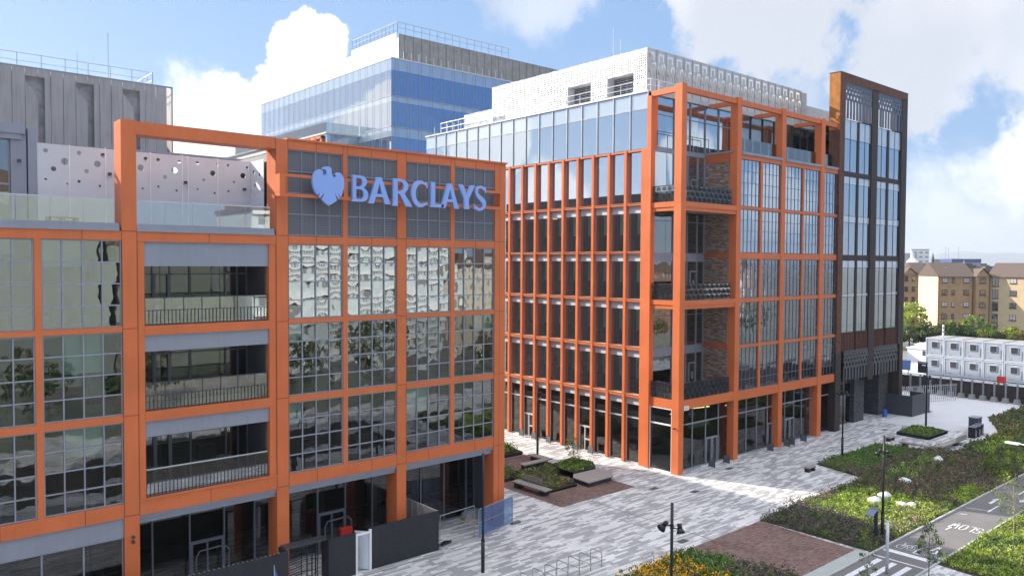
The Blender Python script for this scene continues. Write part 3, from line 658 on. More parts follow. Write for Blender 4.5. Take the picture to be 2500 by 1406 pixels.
for i in range(14):
    y0, y1 = fins[i]+.24, fins[i+1]-.02
    if i == 0: y0 = 41.52
    for k, (z0, z1) in enumerate(levels):
        f = MB()
        f.box(XG-.06, XG+.03, y0, y0+.05, z0, z1); f.box(XG-.06, XG+.03, y1-.04, y1, z0, z1)
        if k == 0:
            f.box(XG-.08, XG+.03, y0, y1, 3.72, 3.83); f.box(XG-.08, XG+.03, y0, y1, 0, .1)
            if i in (3, 7): f.box(XG-.1, XG-.02, y0+.08, y0+.18, 0, 2.15); f.box(XG-.1, XG-.02, y1-.18, y1-.08, 0, 2.15); f.box(XG-.1, XG-.02, y0+.08, y1-.08, 2.1, 2.25); f.box(XG-.1, XG-.02, (y0+y1)/2-.05, (y0+y1)/2+.05, 0, 2.1); f.box(XG-.1, XG-.02, y0+.18, (y0+y1)/2-.05, 1.0, 1.12)
        if k: f.box(XG-.05, XG+.02, y0, y1, z0, z0+.06)
        o = f.build('window', PALEFRAME if k == 0 else FRAME, B)
        p = MB(); panes(p, 'x', XG, y0, y1, z0, z1, 1, 1, .0015, .0012, 3); p.build('pane', GL_C if k == 5 else (GL_G if k == 0 else GL_B), o, smooth=True)
bk = []; bd = []
for k, (z0, z1) in enumerate(levels):
    bk.append((XG-.03, XG-.012, 41.55, 72, z1-.62, z1-.03)) if k < 5 else None
    bd.append((XG+.3, XG+.6, 41.4, 72, z1-.16, z1+.22))
    for i in range(14):
        y0 = fins[i]+.24
        if k: bd2 = (XG+.02, XG+.03, y0-.02, y0+.66, z1-2.35, z1-.55)
        if k and rng.random() < .93: bbox('blind', [bd2], BLIND)
bbox('bulkhead', [q for q in bk if q], BULK)
bbox('floor_slab', [(XG+.3, 62, 41.3, 72, z1+.0, z1+.2) for _, z1 in levels], CEIL)
inn = [(61, 61.3, 41.2, 72, 0, 25.6), (XG+.2, 62, 72, 72.2, 0, 30)]
for k in range(1, 6):
    z0 = levels[k][0]
    for i in range(22):
        y = 41.8+rng.random()*29; x = XG+.7+rng.random()*3
        inn.append((x, x+.7, y, y+rng.uniform(.6, 1.6), z0, z0+rng.uniform(.6, 1.3)))
    for i in range(5): inn.append((XG+1.9, XG+2.3, 43+6*i, 43.4+6*i, z0, z0+3.5))
bbox('room_interior', inn, INTER)
bbox('ceiling_light', [(XG+2+rng.random()*3, XG+5.4, 42+i*1.9, 42.15+i*1.9, levels[1+i % 5][1]-.3, levels[1+i % 5][1]-.26) for i in range(15)], LEDM)
bbox('lobby_floor', [(XG+.05, 61, 38.6, 72, .0, .03)], paint('green_grey_lobby_floor', (.25, .3, .27), .5))
bbox('lobby_furniture', [(52.2, 52.8, 39.2+k*.0, 39.9, .45, .5) for k in range(1)] + [(52.2, 52.26, 39.2, 39.9, 0, 1.0), (52.7, 52.76, 39.3, 39.36, 0, .45), (51.3, 51.9, 38.9, 39.4, .7, .74)], REDP)
# flush glazed top storey on the street side
ntop = [40.98+1.845*i for i in range(18)]
for i in range(17):
    y0, y1 = ntop[i], ntop[i+1]
    f = MB(); f.box(XB+.06, XB+.16, y0-.04, y0+.04, 25.8, 30.33); f.box(XB+.1, XB+.16, y0+.04, y1-.04, 29.0, 29.05)
    o = f.build('window', paint('silver_mullion', (.42, .44, .47), .35, .4), B)
    p = MB(); panes(p, 'x', XB+.15, y0+.03, y1-.03, 25.82, 29.0, 1, 1, .002, .0014, 3); p.build('pane', GL_C, o, smooth=True)
    s = MB(); panes(s, 'x', XB+.15, y0+.03, y1-.03, 29.05, 30.3, 1, 1, .001, .001, 2); s.build('spandrel', SPAN, o)
bbox('roof_edge', [(XB+.02, XB+.4, 40.9, 72.4, 30.33, 30.47), (XB+.4, 51.0, 40.9, 72.4, 30.30, 30.42)], PALEFRAME)
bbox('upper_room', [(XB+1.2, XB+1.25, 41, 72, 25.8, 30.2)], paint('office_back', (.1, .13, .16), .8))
bbox('roof', [(50.3, 75.2, 40.45, 41.0, 30.06, 30.38), (50.8, 92, 41, 72.3, 30.06, 30.30)], paint('pale_soffit', (.42, .42, .44), .7))
# guard rail on the roof edge
def guard(parent, p0, p1, h, step, mat=PALEFRAME, r=.022, mid=True, name='guard_rail'):
    p0 = Vector(p0); p1 = Vector(p1); L = (p1-p0).length; n = max(1, round(L/step)); mb = MB()
    for i in range(n+1):
        q = p0.lerp(p1, i/n); mb.tube(q, q+Vector((0, 0, h)), r, 5)
    mb.tube(p0+Vector((0, 0, h)), p1+Vector((0, 0, h)), r, 5)
    if mid: mb.tube(p0+Vector((0, 0, h*.5)), p1+Vector((0, 0, h*.5)), r*.8, 5)
    return mb.build(name, mat, parent)
WR = paint('white_rail', (.7, .7, .72), .4)
guard(B, (XB+.3, 40.9, 30.45), (XB+.3, 52, 30.45), .95, 1.5, WR, .026)
mb = MB()
for i in range(16): mb.tube((XB+.3, 53+i*1.2, 30.45), (XB+.3, 53+i*1.2, 31.3), .02, 4)
mb.build('guard_post', WR, B)
guard(B, (XB+.3, 63.5, 30.45), (XB+.3, 69.8, 30.45), 1.1, 1.1, WR, .045)
guard(B, (XB+.35, 40.9, 30.45), (54, 40.9, 30.45), .95, 1.0, WR, .026)
# white perforated plant screen
XS, YS, ZT = 50.9, 42.1, 34.32
flat_fill('roof_screen', [(YS, 30.3), (62.25, 30.3), (62.25, ZT), (YS, ZT)], [RY(43.54, 46.5, 30.85, 32.47), RY(48.45, 51.35, 30.85, 32.5)], 'x', XS, .03, PERF, B)
lv = []
for y0, y1 in ((43.54, 46.5), (48.45, 51.35)):
    bbox('screen_recess', [(XS+.02, XS+.9, y0-.04, y0, 30.8, 32.5), (XS+.02, XS+.9, y1, y1+.04, 30.8, 32.5), (XS+.02, XS+.9, y0, y1, 32.5, 32.54)], WHITE)
    lv += [(XS+.85, XS+.9, y0, y1, 30.9+k*.16, 30.98+k*.16) for k in range(10)] + [(XS+.84, XS+.92, (y0+y1)/2-.04, (y0+y1)/2+.04, 30.8, 32.5)]
    bbox('recess_back', [(XS+.95, XS+1.0, y0, y1, 30.8, 32.5)], INTER)
for half in (lv[:11], lv[11:]): bbox('louvre', half, paint('louvre_blade', (.33, .34, .37), .5))
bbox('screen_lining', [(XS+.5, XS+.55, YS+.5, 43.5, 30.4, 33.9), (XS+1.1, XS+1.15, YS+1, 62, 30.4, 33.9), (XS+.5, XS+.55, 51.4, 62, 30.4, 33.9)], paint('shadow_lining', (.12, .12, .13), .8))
# pattern-cut face towards the plaza
ps = [] ; n = 40; wv = (75.4-XS)/n
mb = MB()
for i in range(n):
    x0 = XS+i*wv; x1 = x0+wv
    mb.box(x0, x1, YS, YS+.03, 30.3, 31.75); mb.box(x0, x1, YS, YS+.03, 34.05, ZT)
    k = i % 2
    # cut-outs form interlocking T shapes
    Bz = lambda f0, f1, z0, z1: mb.box(x0+f0*wv, x0+f1*wv, YS, YS+.03, z0, z1)
    if k == 0:
        Bz(0, .42, 33.2, 34.05); Bz(.58, 1, 33.2, 33.86); Bz(.42, .58, 33.2, 33.3)
        Bz(0, .3, 32.3, 33.2); Bz(.46, 1, 32.45, 33.2); Bz(.3, .46, 33.05, 33.2); Bz(0, .62, 31.75, 32.3); Bz(.62, .74, 31.75, 31.95); Bz(.74, 1, 31.75, 32.45)
    else:
        Bz(0, .3, 33.2, 33.86); Bz(.3, .46, 33.2, 33.4); Bz(.46, .8, 33.3, 34.05); Bz(.8, 1, 33.2, 34.05)
        Bz(0, .14, 32.3, 33.2); Bz(.26, .8, 32.3, 33.05); Bz(.92, 1, 32.3, 33.2); Bz(0, .4, 31.75, 32.3); Bz(.52, 1, 31.75, 32.3)
mb.build('roof_screen', paint('grey_cut_screen', (.46, .455, .45), .6, 0, .12, 1.5), B)
mb = MB()
for i in range(0, n+1, 2): mb.box(XS+i*wv-.015, XS+i*wv+.015, YS-.03, YS, 30.3, ZT)
mb.build('screen_joint', paint('screen_joint', (.16, .16, .16), .6), B)
# plant behind it, seen in glimpses through the holes
bbox('screen_lining', [(XS+.3, 75, YS+.9, YS+.95, 30.4, 33.15)], paint('added_grey_lining', (.3, .3, .3), .8))  # grey sheet added behind the cut-outs so less bright sky shows through
bbox('plant_unit', [(53+i*3.4, 55.2+i*3.4, 44.2, 46, 30.4, 32.2+.5*(i % 3)) for i in range(6)] + [(XS+.4, 75, 43.4, 43.5, 33.3, 33.45), (XS+.4, 75, 43.6, 43.7, 31.9, 32.05)], paint('plant_grey', (.45, .44, .42), .6, 0, .2))
mb = MB()
for i in range(11): mb.box(52+i*2.2, 52.12+i*2.2, 43.3, 43.4, 30.4, 34)
mb.build('screen_frame', paint('screen_frame', (.35, .35, .35), .6), B)
flat_fill('roof_screen', RY(61.5, 66.2, 30.3, 32.0), [], 'x', 50.35, .03, PERF, B)
bbox('roof_vent', [(52.6, 53.2, 43.6, 44.2, 34.2, 34.55)], DKFRAME)
bbox('roof_screen', [(75.4, 75.43, 42.1, 52, 30.3, 34.2), (78, 80, 44, 46, 30.4, 35), (75.5, 92, 45.5, 45.53, 30.3, 34.3)], paint('grey_cut_screen', (.4, .4, .4)))
for x, y, z in ((55.5, 50, 38.5), (52, 46, 36)): bbox('antenna', [(x, x+.025, y, y+.025, 33, z)], PALEFRAME)
# corner frame: columns, balcony beams, pergola
bbox('column', [(49.55, 50.19, 37.5, 38.17, 0, 30.46)], ORANGE, label='front corner column of the orange frame, standing free on the plaza')
bbox('column', [(49.45, 49.98, 40.42, 40.78, 0, 29.9), (49.6, 50.3, 40.44, 40.97, 25.8, 29.95)], ORANGE)
for x0, x1, top in ((57.1, 57.75, 30.42), (64.1, 64.77, 30.42), (71.1, 71.82, 30.42)):
    bbox('column', [(x0, x1, 37.5, 38.22, 0, top)], ORANGE)
bbox('pergola_beam', [(50.19, 57.1, 37.62, 37.95, 29.87, 30.3), (57.75, 64.1, 37.62, 37.95, 29.87, 30.3), (64.77, 71.1, 37.62, 37.95, 29.87, 30.3), (71.82, 74.4, 37.62, 37.95, 29.87, 30.3)], ORANGE)
bbox('pergola_beam', [(49.65, 49.98, 38.17, 40.6, 29.87, 30.3)] + [(x, x+.35, 38.22, 40.5, 29.87, 30.22) for x in (57.25, 64.25, 71.25)], ORANGE)
for za, zb, zc in ((20.68, 20.97, 21.38), (12.95, 13.26, 13.62)):
    bbox('balcony_beam', [(50.19, 57.1, 37.56, 37.8, za, zb), (50.19, 57.1, 37.5, 37.8, zb, zc)], ORANGE)
    bbox('balcony_beam', [(49.64, 49.9, 38.17, 40.42, za, zb), (49.58, 49.9, 38.17, 40.42, zb, zc)], ORANGE)
    bbox('balcony_floor', [(49.9, 57.1, 37.8, 40.7, za+.1, zc-.05)], paint('balcony_soffit', (.3, .28, .27), .7))
bbox('balcony_beam', [(50.19, 57.1, 37.52, 37.85, 5.06, 5.80)], ORANGE); bbox('balcony_beam', [(49.62, 49.95, 38.17, 40.42, 5.06, 5.80)], ORANGE)
bbox('balcony_floor', [(49.95, 57.1, 37.85, 40.7, 5.1, 5.75)], paint('balcony_soffit', (.3, .28, .27), .7))
# lattice railings
def lattice(p0, axis, L, z0, h):
    mb = MB(); t = .018
    def bar(a0, a1, q0, q1):
        if axis == 'y': mb.box(p0[0]+a0, p0[0]+a1, p0[1]-t, p0[1]+t, z0+q0, z0+q1)
        else: mb.box(p0[0]-t, p0[0]+t, p0[1]+a0, p0[1]+a1, z0+q0, z0+q1)
    bar(0, L, h-.04, h); bar(0, L, 0, .04)
    n = max(2, round(L/.62)); w = L/n
    for i in range(n):
        a = i*w
        for r, zz in ((0, .06), (1, h*.36), (2, h*.68)):
            hh = h*.29
            o = (w*.5 if r == 1 else 0)
            c = a+o+w/2
            for s, tt in ((.44, .0), (.33, .09), (.2, .18)):
                x0, x1 = max(0, c-w*s), min(L, c+w*s)
                if x1 <= x0: continue
                if tt < hh-.05:
                    bar(x0, x1, zz+hh-tt-.028, zz+hh-tt)
                    bar(x0, x0+.026, zz, zz+hh-tt); bar(max(x0, x1-.026), x1, zz, zz+hh-tt)
            if axis == 'y': bar(max(0, c-w*.16), min(L, c+w*.16), zz, zz+hh*.62)
    o = mb.build('lattice_railing', paint('lattice_metal', (.05, .055, .065), .4, .4), B)
    g2 = MB()
    if axis == 'y': g2.box(p0[0], p0[0]+L, p0[1]+.05, p0[1]+.06, z0, z0+h)
    else: g2.box(p0[0]+.05, p0[0]+.06, p0[1], p0[1]+L, z0, z0+h)
    g2.build('glass_sheet', GL_BAL, o)
for z in (21.4, 13.65, 5.82):
    lattice((50.22, 37.62), 'y', 6.3, z, 1.3); lattice((49.72, 38.2), 'x', 2.2, z, 1.3)
# recessed glazing behind the balconies
for z0, z1 in ((5.8, 9.3), (9.6, 12.95), (13.62, 17.1), (17.4, 20.68), (21.4, 25.6), (26.0, 30.05)):
    f = MB(); xe = 57.1 if z0 < 25 else 62
    for x in (50.02, 52.7, 54.6, 56.0, 57.0) if z0 < 25 else (50.02, 52.7, 54.9, 57.0, 59.0, 61.9): f.box(x-.035, x+.035, 40.6, 40.72, z0, z1)
    if z0 in (5.8, 13.62, 21.4): f.box(54.98, 55.08, 40.58, 40.7, z0, z0+2.3); f.box(55.9, 56.0, 40.58, 40.7, z0, z0+2.3); f.box(54.98, 56.0, 40.58, 40.7, z0+2.2, z0+2.32); f.box(55.35, 55.6, 40.6, 40.64, z0+.9, z0+1.5)
    else: f.box(50, xe, 40.62, 40.72, z0+2.6, z0+2.65)
    o = f.build('window', FRAME, B)
    p = MB(); panes(p, 'y', 40.7, 50.0, xe, z0, z1, 4, 1, .006, .004, 5); p.build('pane', GL_R if z0 > 20 else GL_A, o, smooth=True)
bbox('spandrel_panel', [(50, 57.1, 40.66, 40.9, 9.3, 9.6), (50, 57.1, 40.66, 40.9, 17.1, 17.4), (50, 57.1, 40.66, 40.9, 25.6, 26.0), (50, 57.1, 40.66, 40.9, 16.7, 17.1), (50, 57.1, 40.66, 40.9, 8.9, 9.3)], GREY)
bbox('brick_pier', [(57.05, 57.5, 38.22, 40.7, 5.8, 25.5)], BRICK)
bbox('brick_pier_band', [(57.02, 57.3, 38.22, 40.7, z, z+.42) for z in (9.35, 17.05)] + [(57.02, 57.3, 38.22, 40.7, 25.1, 25.85)], paint('deep_orange_band', (.42, .1, .035), .45))
bbox('coping', [(57.0, 57.6, 37.9, 40.7, 25.87, 26.02), (57.75, 64.1, 37.44, 38.1, 25.76, 25.98), (64.77, 71.1, 37.44, 38.1, 25.76, 25.98), (71.82, 74.4, 37.44, 38.1, 25.76, 25.98)], GREY)
for x0, x1 in ((57.8, 64.05), (64.8, 71.05), (71.85, 74.3)):
    mb = MB(); n = 5 if x1-x0 > 4 else 2
    for i in range(n): mb.box(x0+(x1-x0)*i/n+.01, x0+(x1-x0)*(i+1)/n-.01, 38.02, 38.035, 25.98, 27.2)
    mb.build('balustrade', GL_BAL, B)
guard(B, (50.1, 40.3, 26), (57.0, 40.3, 26), 1.15, 2.3, DKFRAME, .03, False)
bbox('terrace_floor', [(57.5, 74.4, 38.1, 41, 25.5, 25.9)], CONC)
f = MB()
for x in (62.2, 64, 66, 68, 69.6, 71.2, 72.8, 74.2): f.box(x-.035, x+.035, 40.6, 40.72, 25.9, 30.05)
f.box(62, 74.4, 40.6, 40.72, 29.2, 29.26)
o = f.build('window', DKFRAME, B); p = MB(); panes(p, 'y', 40.7, 62, 74.4, 25.9, 30.05, 7, 1, .004, .003, 4); p.build('pane', GL_A, o, smooth=True)
# plaza-side window bays
for z0, z1 in ((4.98, 5.74), (9.42, 9.65), (13.29, 13.60), (16.96, 17.48), (21.17, 21.40), (25.38, 25.76)):
    bbox('beam', [(57.75, 64.1, 37.54, 37.9, z0, z1), (64.77, 71.1, 37.54, 37.9, z0, z1), (71.82, 74.45, 37.54, 37.9, z0, z1)], ORANGE)
bbox('mullion', [(60.78, 61.1, 37.535, 37.8, 5.7, 25.4), (67.86, 68.13, 37.535, 37.8, 5.7, 25.4)], ORANGE)
BAYS = [(57.76, 60.78), (61.1, 64.1), (64.77, 67.86), (68.13, 71.1), (71.82, 74.4)]
for x0, x1 in BAYS:
    for j, (z0, z1) in enumerate(((5.75, 9.41), (9.66, 13.28), (13.61, 16.95), (17.5, 21.16), (21.42, 25.37))):
        window(B, 'y', 37.66, x0+.01, x1-.01, z0, z1, 5 if x1-x0 > 2.7 else 4, 4, GL_R if j > 2 else GL_R2, paint('dark_blue_frame', (.13, .15, .2), .4, .2), .04, .03, *((.0012, .0009) if j > 2 else (.0035, .0025)), 4, .04)
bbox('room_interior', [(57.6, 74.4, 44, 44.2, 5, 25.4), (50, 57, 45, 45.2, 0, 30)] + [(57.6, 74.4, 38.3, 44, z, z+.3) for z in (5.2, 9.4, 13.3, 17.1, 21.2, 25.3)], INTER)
# plaza-side ground floor
f = MB()
for x in (50.3, 52.2, 54.0, 55.8, 57.3, 59.94, 61.6, 63.34, 64.65, 66.3, 67.9, 69.3, 70.9, 72.8): f.box(x-.035, x+.035, 38.1, 38.22, 0, 5.06)
f.box(50.2, 74.4, 38.08, 38.22, 3.62, 3.72); f.box(50.2, 74.4, 38.08, 38.22, 0, .1)
for x in (54.0, 63.34, 66.3):
    f.box(x, x+1.6, 38.06, 38.2, 2.1, 2.22)
    for q in (.04, .74, .84, 1.5): f.box(x+q, x+q+.07, 38.04, 38.2, 0, 2.15)
    f.tube((x+.7, 37.98, .8), (x+.7, 37.98, 1.5), .02); f.tube((x+.95, 37.98, .8), (x+.95, 37.98, 1.5), .02)
o = f.build('shopfront', FRAME, B)
p = MB(); panes(p, 'y', 38.16, 50.2, 74.4, .05, 5.06, 14, 1, .002, .0015, 3); p.build('pane', GL_G, o, smooth=True)
f = MB()
for y in (38.2, 40.38): f.box(49.62, 49.72, y, y+.06, 0, 5.06)
f.box(49.62, 49.72, 38.2, 40.4, 3.72, 3.83); f.box(49.6, 49.74, 38.2, 40.4, 5.0, 5.06); f.box(49.62, 49.72, 38.2, 40.4, 0, .08)
o = f.build('shopfront', WHITE, B); p = MB(); panes(p, 'x', 49.7, 38.2, 40.4, .05, 5.03, 1, 1, .001, .001, 2); p.build('pane', GL_G, o, smooth=True)
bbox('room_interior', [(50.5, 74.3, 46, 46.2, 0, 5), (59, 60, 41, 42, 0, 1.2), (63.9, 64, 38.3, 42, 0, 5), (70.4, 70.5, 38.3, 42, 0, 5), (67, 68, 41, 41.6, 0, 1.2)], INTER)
mb = MB()
for a, b2 in (((51.2, 39.6), (53, 39.6)), ((54.6, 40), (56.6, 39.6)), ((56.6, 39.6), (56.2, 41)), ((58.1, 39), (59.2, 39))): mb.tube((a[0], a[1], 4.3), (b2[0], b2[1], 4.3), .035)
mb.build('strip_light', LEDM, B)
mb = MB().tube((54.2, 39.8, 2.9), (56.6, 39.8, 2.9), .24, 14); mb.build('ceiling_duct', paint('pale_green_duct', (.3, .42, .36), .5), B)
bbox('wall_lamp', [(50.3, 50.42, 37.3, 37.5, 3.75, 3.87), (49.3, 49.55, 37.75, 37.85, 3.6, 3.68)], BLACK)
bbox('street_plate', [(50.25, 50.85, 37.48, 37.515, 4.99, 5.33)], WHITE)
bbox('street_plate_line', [(50.36, 50.74, 37.47, 37.482, 5.2, 5.23), (50.36, 50.66, 37.47, 37.482, 5.1, 5.13)], DKFRAME)

# ================================================================ DARK BROWN TOWER END
T = thing('tower_block', 'narrow dark brown steel framed tower end beside the orange block, standing on dark brick legs', 'building', (82, 42, 0))
def tbox(name, boxes, mat):
    mb = MB()
    if name in SPLIT:
        for b in boxes: o = MB().box(*b).build(name, mat, T)
        return o
    for b in boxes: mb.box(*b)
    return mb.build(name, mat, T)
YT = 37.42
tbox('end_pier', [(74.5, 75.5, YT, 38.55, 7.8, 35.3)], RUST)
tbox('side_plate', [(74.44, 74.5, YT+.02, 38.55, 29.7, 35.24)], RUSTB)
for x0, x1 in ((81.35, 82.65), (88.41, 89.75)): tbox('pier', [(x0, x1, YT, 38.55, 7.8, 34.6)], DKRUST)
for x0, x1 in ((78.4, 78.8), (85.13, 85.6)): tbox('mullion', [(x0, x1, YT+.1, 38.0, 9.7, 30.9)], DKRUST)
tbox('top_beam', [(75.5, 89.75, YT, 38.55, 34.5, 35.3)], RUST)
for z0, z1 in ((25.32, 25.76), (16.96, 17.46)): tbox('beam', [(75.5, 78.4, YT+.1, 38, z0, z1), (78.8, 81.35, YT+.1, 38, z0, z1), (82.65, 85.13, YT+.1, 38, z0, z1), (85.6, 88.41, YT+.1, 38, z0, z1)], DKRUST)
tbox('coping', [(74.45, 89.8, YT-.03, 38.6, 35.3, 35.36)], DKFRAME)
for x0, x1 in ((75.5, 78.4), (78.8, 81.35), (82.65, 85.13), (85.6, 88.41)):
    for z0, z1 in ((9.72, 16.95), (17.47, 25.31), (25.77, 30.9)):
        f = MB(); grid(f, 'y', YT+.17, x0, x1, z0, z1, 2, 1, .04, .03, .03)
        hs = {9.72: (13.3, 13.6), 17.47: (20.73, 21.37), 25.77: (29.0, 29.1)}[z0]
        f.box(x0, x1, YT+.13, YT+.19, hs[0]-.02, hs[0]+.02)
        o = f.build('window', DKFRAME, T)
        p = MB()
        if z0 == 25.77: panes(p, 'y', YT+.17, x0, x1, z0, 29.0, 2, 1, .002, .0015, 3); panes(q := MB(), 'y', YT+.17, x0, x1, 29.0, z1, 2, 1, .001, .001, 2); q.build('spandrel', SPAN, o)
        else:
            panes(p, 'y', YT+.17, x0, x1, z0, hs[0], 2, 1, .002, .0015, 3); panes(p, 'y', YT+.17, x0, x1, hs[1], z1-.75, 2, 1, .002, .0015, 3)
            q = MB(); panes(q, 'y', YT+.17, x0, x1, hs[0], hs[1], 2, 1, .001, .001, 2); panes(q, 'y', YT+.17, x0, x1, z1-.75, z1, 2, 1, .001, .001, 2); q.build('spandrel', SPAN, o)
        p.build('pane', GL_R, o, smooth=True)
for x0, x1 in ((75.5, 78.4), (78.8, 81.35), (82.65, 85.13), (85.6, 88.41)):
    mb = MB(); mb.box(x0, x1, YT+.15, 38, 7.86, 9.7); n = 9
    for i in range(n): mb.box(x0+(x1-x0)*i/n, x0+(x1-x0)*i/n+.06, YT+.08, YT+.16, 7.86, 9.7)
    mb.build('ribbed_panel', paint('red_brown_ribbed', (.115, .048, .036), .65, 0, .2, 2), T)
mb = MB()
def lat2(x0, x1, z0, z1, cols):
    w = (x1-x0)/cols
    rows = [z1]; mb.box(x0, x1, YT+.05, YT+.12, z1-.12, z1)
    zz = z1-.12; r = 0
    for hgt, ht in ((.34, .06), (.34, .12), (.42, .2), (.52, .32), (z1-z0-2.0, z1-z0-2.15)):
        for i in range(cols+1):
            xx = x0+i*w+(w/2 if r % 2 else 0); mb.box(max(x0, xx-w*.27), min(x1, xx+w*.27), YT+.05, YT+.12, zz-hgt+.0005*r, zz)
        if r < 4: mb.box(x0, x1, YT+.06, YT+.11, zz-hgt, zz-ht)
        zz -= hgt; r += 1
lat2(75.5, 81.35, 30.7, 34.5, 9); lat2(82.65, 88.41, 30.7, 34.5, 9)
mb.build('lattice_screen', SCREENG, T)
mb = MB(); lat2(76.2, 81.4, 4.6, 7.86, 8); lat2(82.7, 88.4, 4.6, 7.86, 8)
mb.build('lattice_screen', paint('dark_lattice', (.075, .075, .085), .5, .2, .15), T)
tbox('brick_leg', [(75.6, 76.15, 37.9, 39.6, 0, 7.86), (80.5, 82.7, 38.4, 41, 0, 7.86), (86.6, 89.75, 38.6, 40.6, 0, 7.86)], GBRICK)
tbox('steel_leg', [(74.45, 75.5, YT, 38.3, 0, 7.8), (88.9, 89.75, YT, 38.55, 0, 7.8), (81.5, 82.6, YT+.05, 38.4, 4.5, 7.8)], DKRUST)
tbox('undercroft', [(75.5, 89.6, 46, 46.2, 0, 7.8), (75.5, 89.75, 38.6, 46, 7.7, 7.84)], INTER)
f = MB()
for x in (75.7, 77.4, 79.1, 80.5): f.box(x-.03, x+.03, 38.8, 38.9, 0, 7.8)
f.box(75.5, 80.5, 38.8, 38.9, 4.2, 4.3); o = f.build('shopfront', DKFRAME, T)
MB().quad((75.5, 38.86, 0), (80.5, 38.86, 0), (80.5, 38.86, 7.8), (75.5, 38.86, 7.8)).build('pane', GL_G, o)
tbox('side_wall', [(89.0, 89.74, 38.56, 72, 7.84, 31.0), (75.5, 89, 38.55, 38.8, 30.9, 31.0)], DKRUST)
tbox('core_wall', [(75.5, 89, 43, 43.2, 7.9, 30.9), (75.5, 89, 38.3, 43, 13.3, 13.6), (75.5, 89, 38.3, 43, 20.8, 21.3), (75.5, 89, 38.3, 43, 30.5, 30.8)], INTER)
tbox('roof_frame', [(85.6, 85.75, 39.6, 39.75, 31, 36.4), (88.2, 88.35, 39.6, 39.75, 31, 36.4), (85.6, 88.35, 39.6, 39.75, 36.3, 36.42), (85.6, 88.35, 39.6, 39.75, 35.75, 35.85), (85.7, 87.1, 41, 41.2, 31, 36.2)], PALEFRAME)
mb = MB().tube((86, 39.66, 35.8), (88.2, 39.66, 36.3), .06); mb.build('roof_frame_brace', PALEFRAME, T)

# ================================================================ GLASS OFFICE BUILDING BEHIND
G_ = thing('glass_office_building', 'tall blue glass office block with perforated parapet rising behind the orange blocks', 'building', (65, 100, 0))
def gbox(name, boxes, mat):
    mb = MB()
    if name in SPLIT:
        for b in boxes: o = MB().box(*b).build(name, mat, G_)
        return o
    for b in boxes: mb.box(*b)
    return mb.build(name, mat, G_)
XC, YC = 54.64, 87.42
zlev = [(41.36, 42.84, SPAN), (38.07, 41.36, GL_C), (37.33, 38.07, SPAN), (34.10, 37.33, GL_C), (32.82, 34.10, SPAN), (29.6, 32.82, GL_C), (28.3, 29.6, SPAN), (24, 28.3, GL_C)]
GL_Cd = glass('deep_blue_glass', .5, (.05, .08, .12), 1, .0006, .3, (.42, .6, .92))
SPAN_L = spandrel('light_blue_spandrel', (.32, .38, .45), .3)
SPAN_B = spandrel('blue_grey_spandrel', (.18, .24, .36), .3)
for z0, z1, mt in zlev:
    p = MB(); panes(p, 'x', XC, YC, 128.2, z0, z1, 22, 1, .001, .0008, 2, 0); p.build('pane' if mt is GL_C else 'spandrel', GL_C2 if mt is GL_C else SPAN_L, G_, smooth=True)
    p = MB(); panes(p, 'y', YC, XC, 95, z0, z1, 20, 1, .001, .0008, 2, 0); p.build('pane' if mt is GL_C else 'spandrel', GL_Cd if mt is GL_C else SPAN_B, G_, smooth=True)
mb = MB()
for i in range(23):
    y = YC+.5+i*1.84
    for d in (0, .45): mb.box(XC-.02, XC, y+d-.022, y+d+.022, 24, 42.84)
for i in range(22):
    x = XC+.62+i*1.82
    for d in (0, .42): mb.box(x+d-.022, x+d+.022, YC-.03, YC, 24, 42.84)
for z in (38.07, 34.10, 29.6): mb.box(XC-.05, XC, YC, 128.2, z-.06, z+.06); mb.box(XC, 95, YC-.05, YC, z-.06, z+.06)
mb.build('facade_mullion', paint('blue_grey_mullion', (.26, .30, .38), .4, .3), G_)
gbox('parapet', [(XC-.06, 95, YC-.06, 128.3, 42.84, 43.0)], PALEFRAME)
gbox('core_wall', [(XC+4, 95, YC+4, 128, 20, 42.8)], INTER)
def stack(x0, x1, y0, y1, z0, z1): return (x0, x1, y0, y1, z0, z1)
PSC = perforated('perforated_pale_sheet', (.72, .72, .72), (.22, .22), .72)
flat_fill('roof_screen', RY(88.7, 122.5, 43, 46.1), [], 'x', 56.64, .05, PSC, G_)
flat_fill('roof_screen', RY(89.4, 101.2, 46.1, 46.85), [circ(90+i*1.15, 46.5-.12*(i % 3), .1, 10) for i in range(10)], 'x', 56.64, .05, WHITE, G_)
gbox('roof_screen', [(56.6, 95, 88.7, 88.75, 43, 46.6), (56.7, 95, 101.2, 101.3, 43, 46.0)], paint('grey_brown_screen', (.27, .265, .26), .7, 0, .2, 1.2, .4, .35))
gbox('screen_joint', [(57.5+i*1.35, 57.54+i*1.35, 88.66, 88.7, 43, 46.6) for i in range(28)], paint('screen_joint2', (.12, .12, .12), .7))
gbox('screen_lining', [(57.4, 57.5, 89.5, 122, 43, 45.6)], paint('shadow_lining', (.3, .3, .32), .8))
guard(G_, (56.7, 89.2, 46.85), (56.7, 101, 46.85), 1.4, 1.0, FRAME, .035); guard(G_, (56.7, 89.2, 46.85), (76, 89.2, 46.85), 1.4, 1.3, FRAME, .035)
mb = MB()
for i in range(26): mb.tube((XC+.2, YC+.5+i*1.5, 43), (XC+.2, YC+.5+i*1.5, 44.0), .03, 4)
for i in range(16): mb.tube((XC+.8+i*1.2, YC+.2, 43), (XC+.8+i*1.2, YC+.2, 44.0), .035, 4)
mb.build('guard_post', WR, G_)
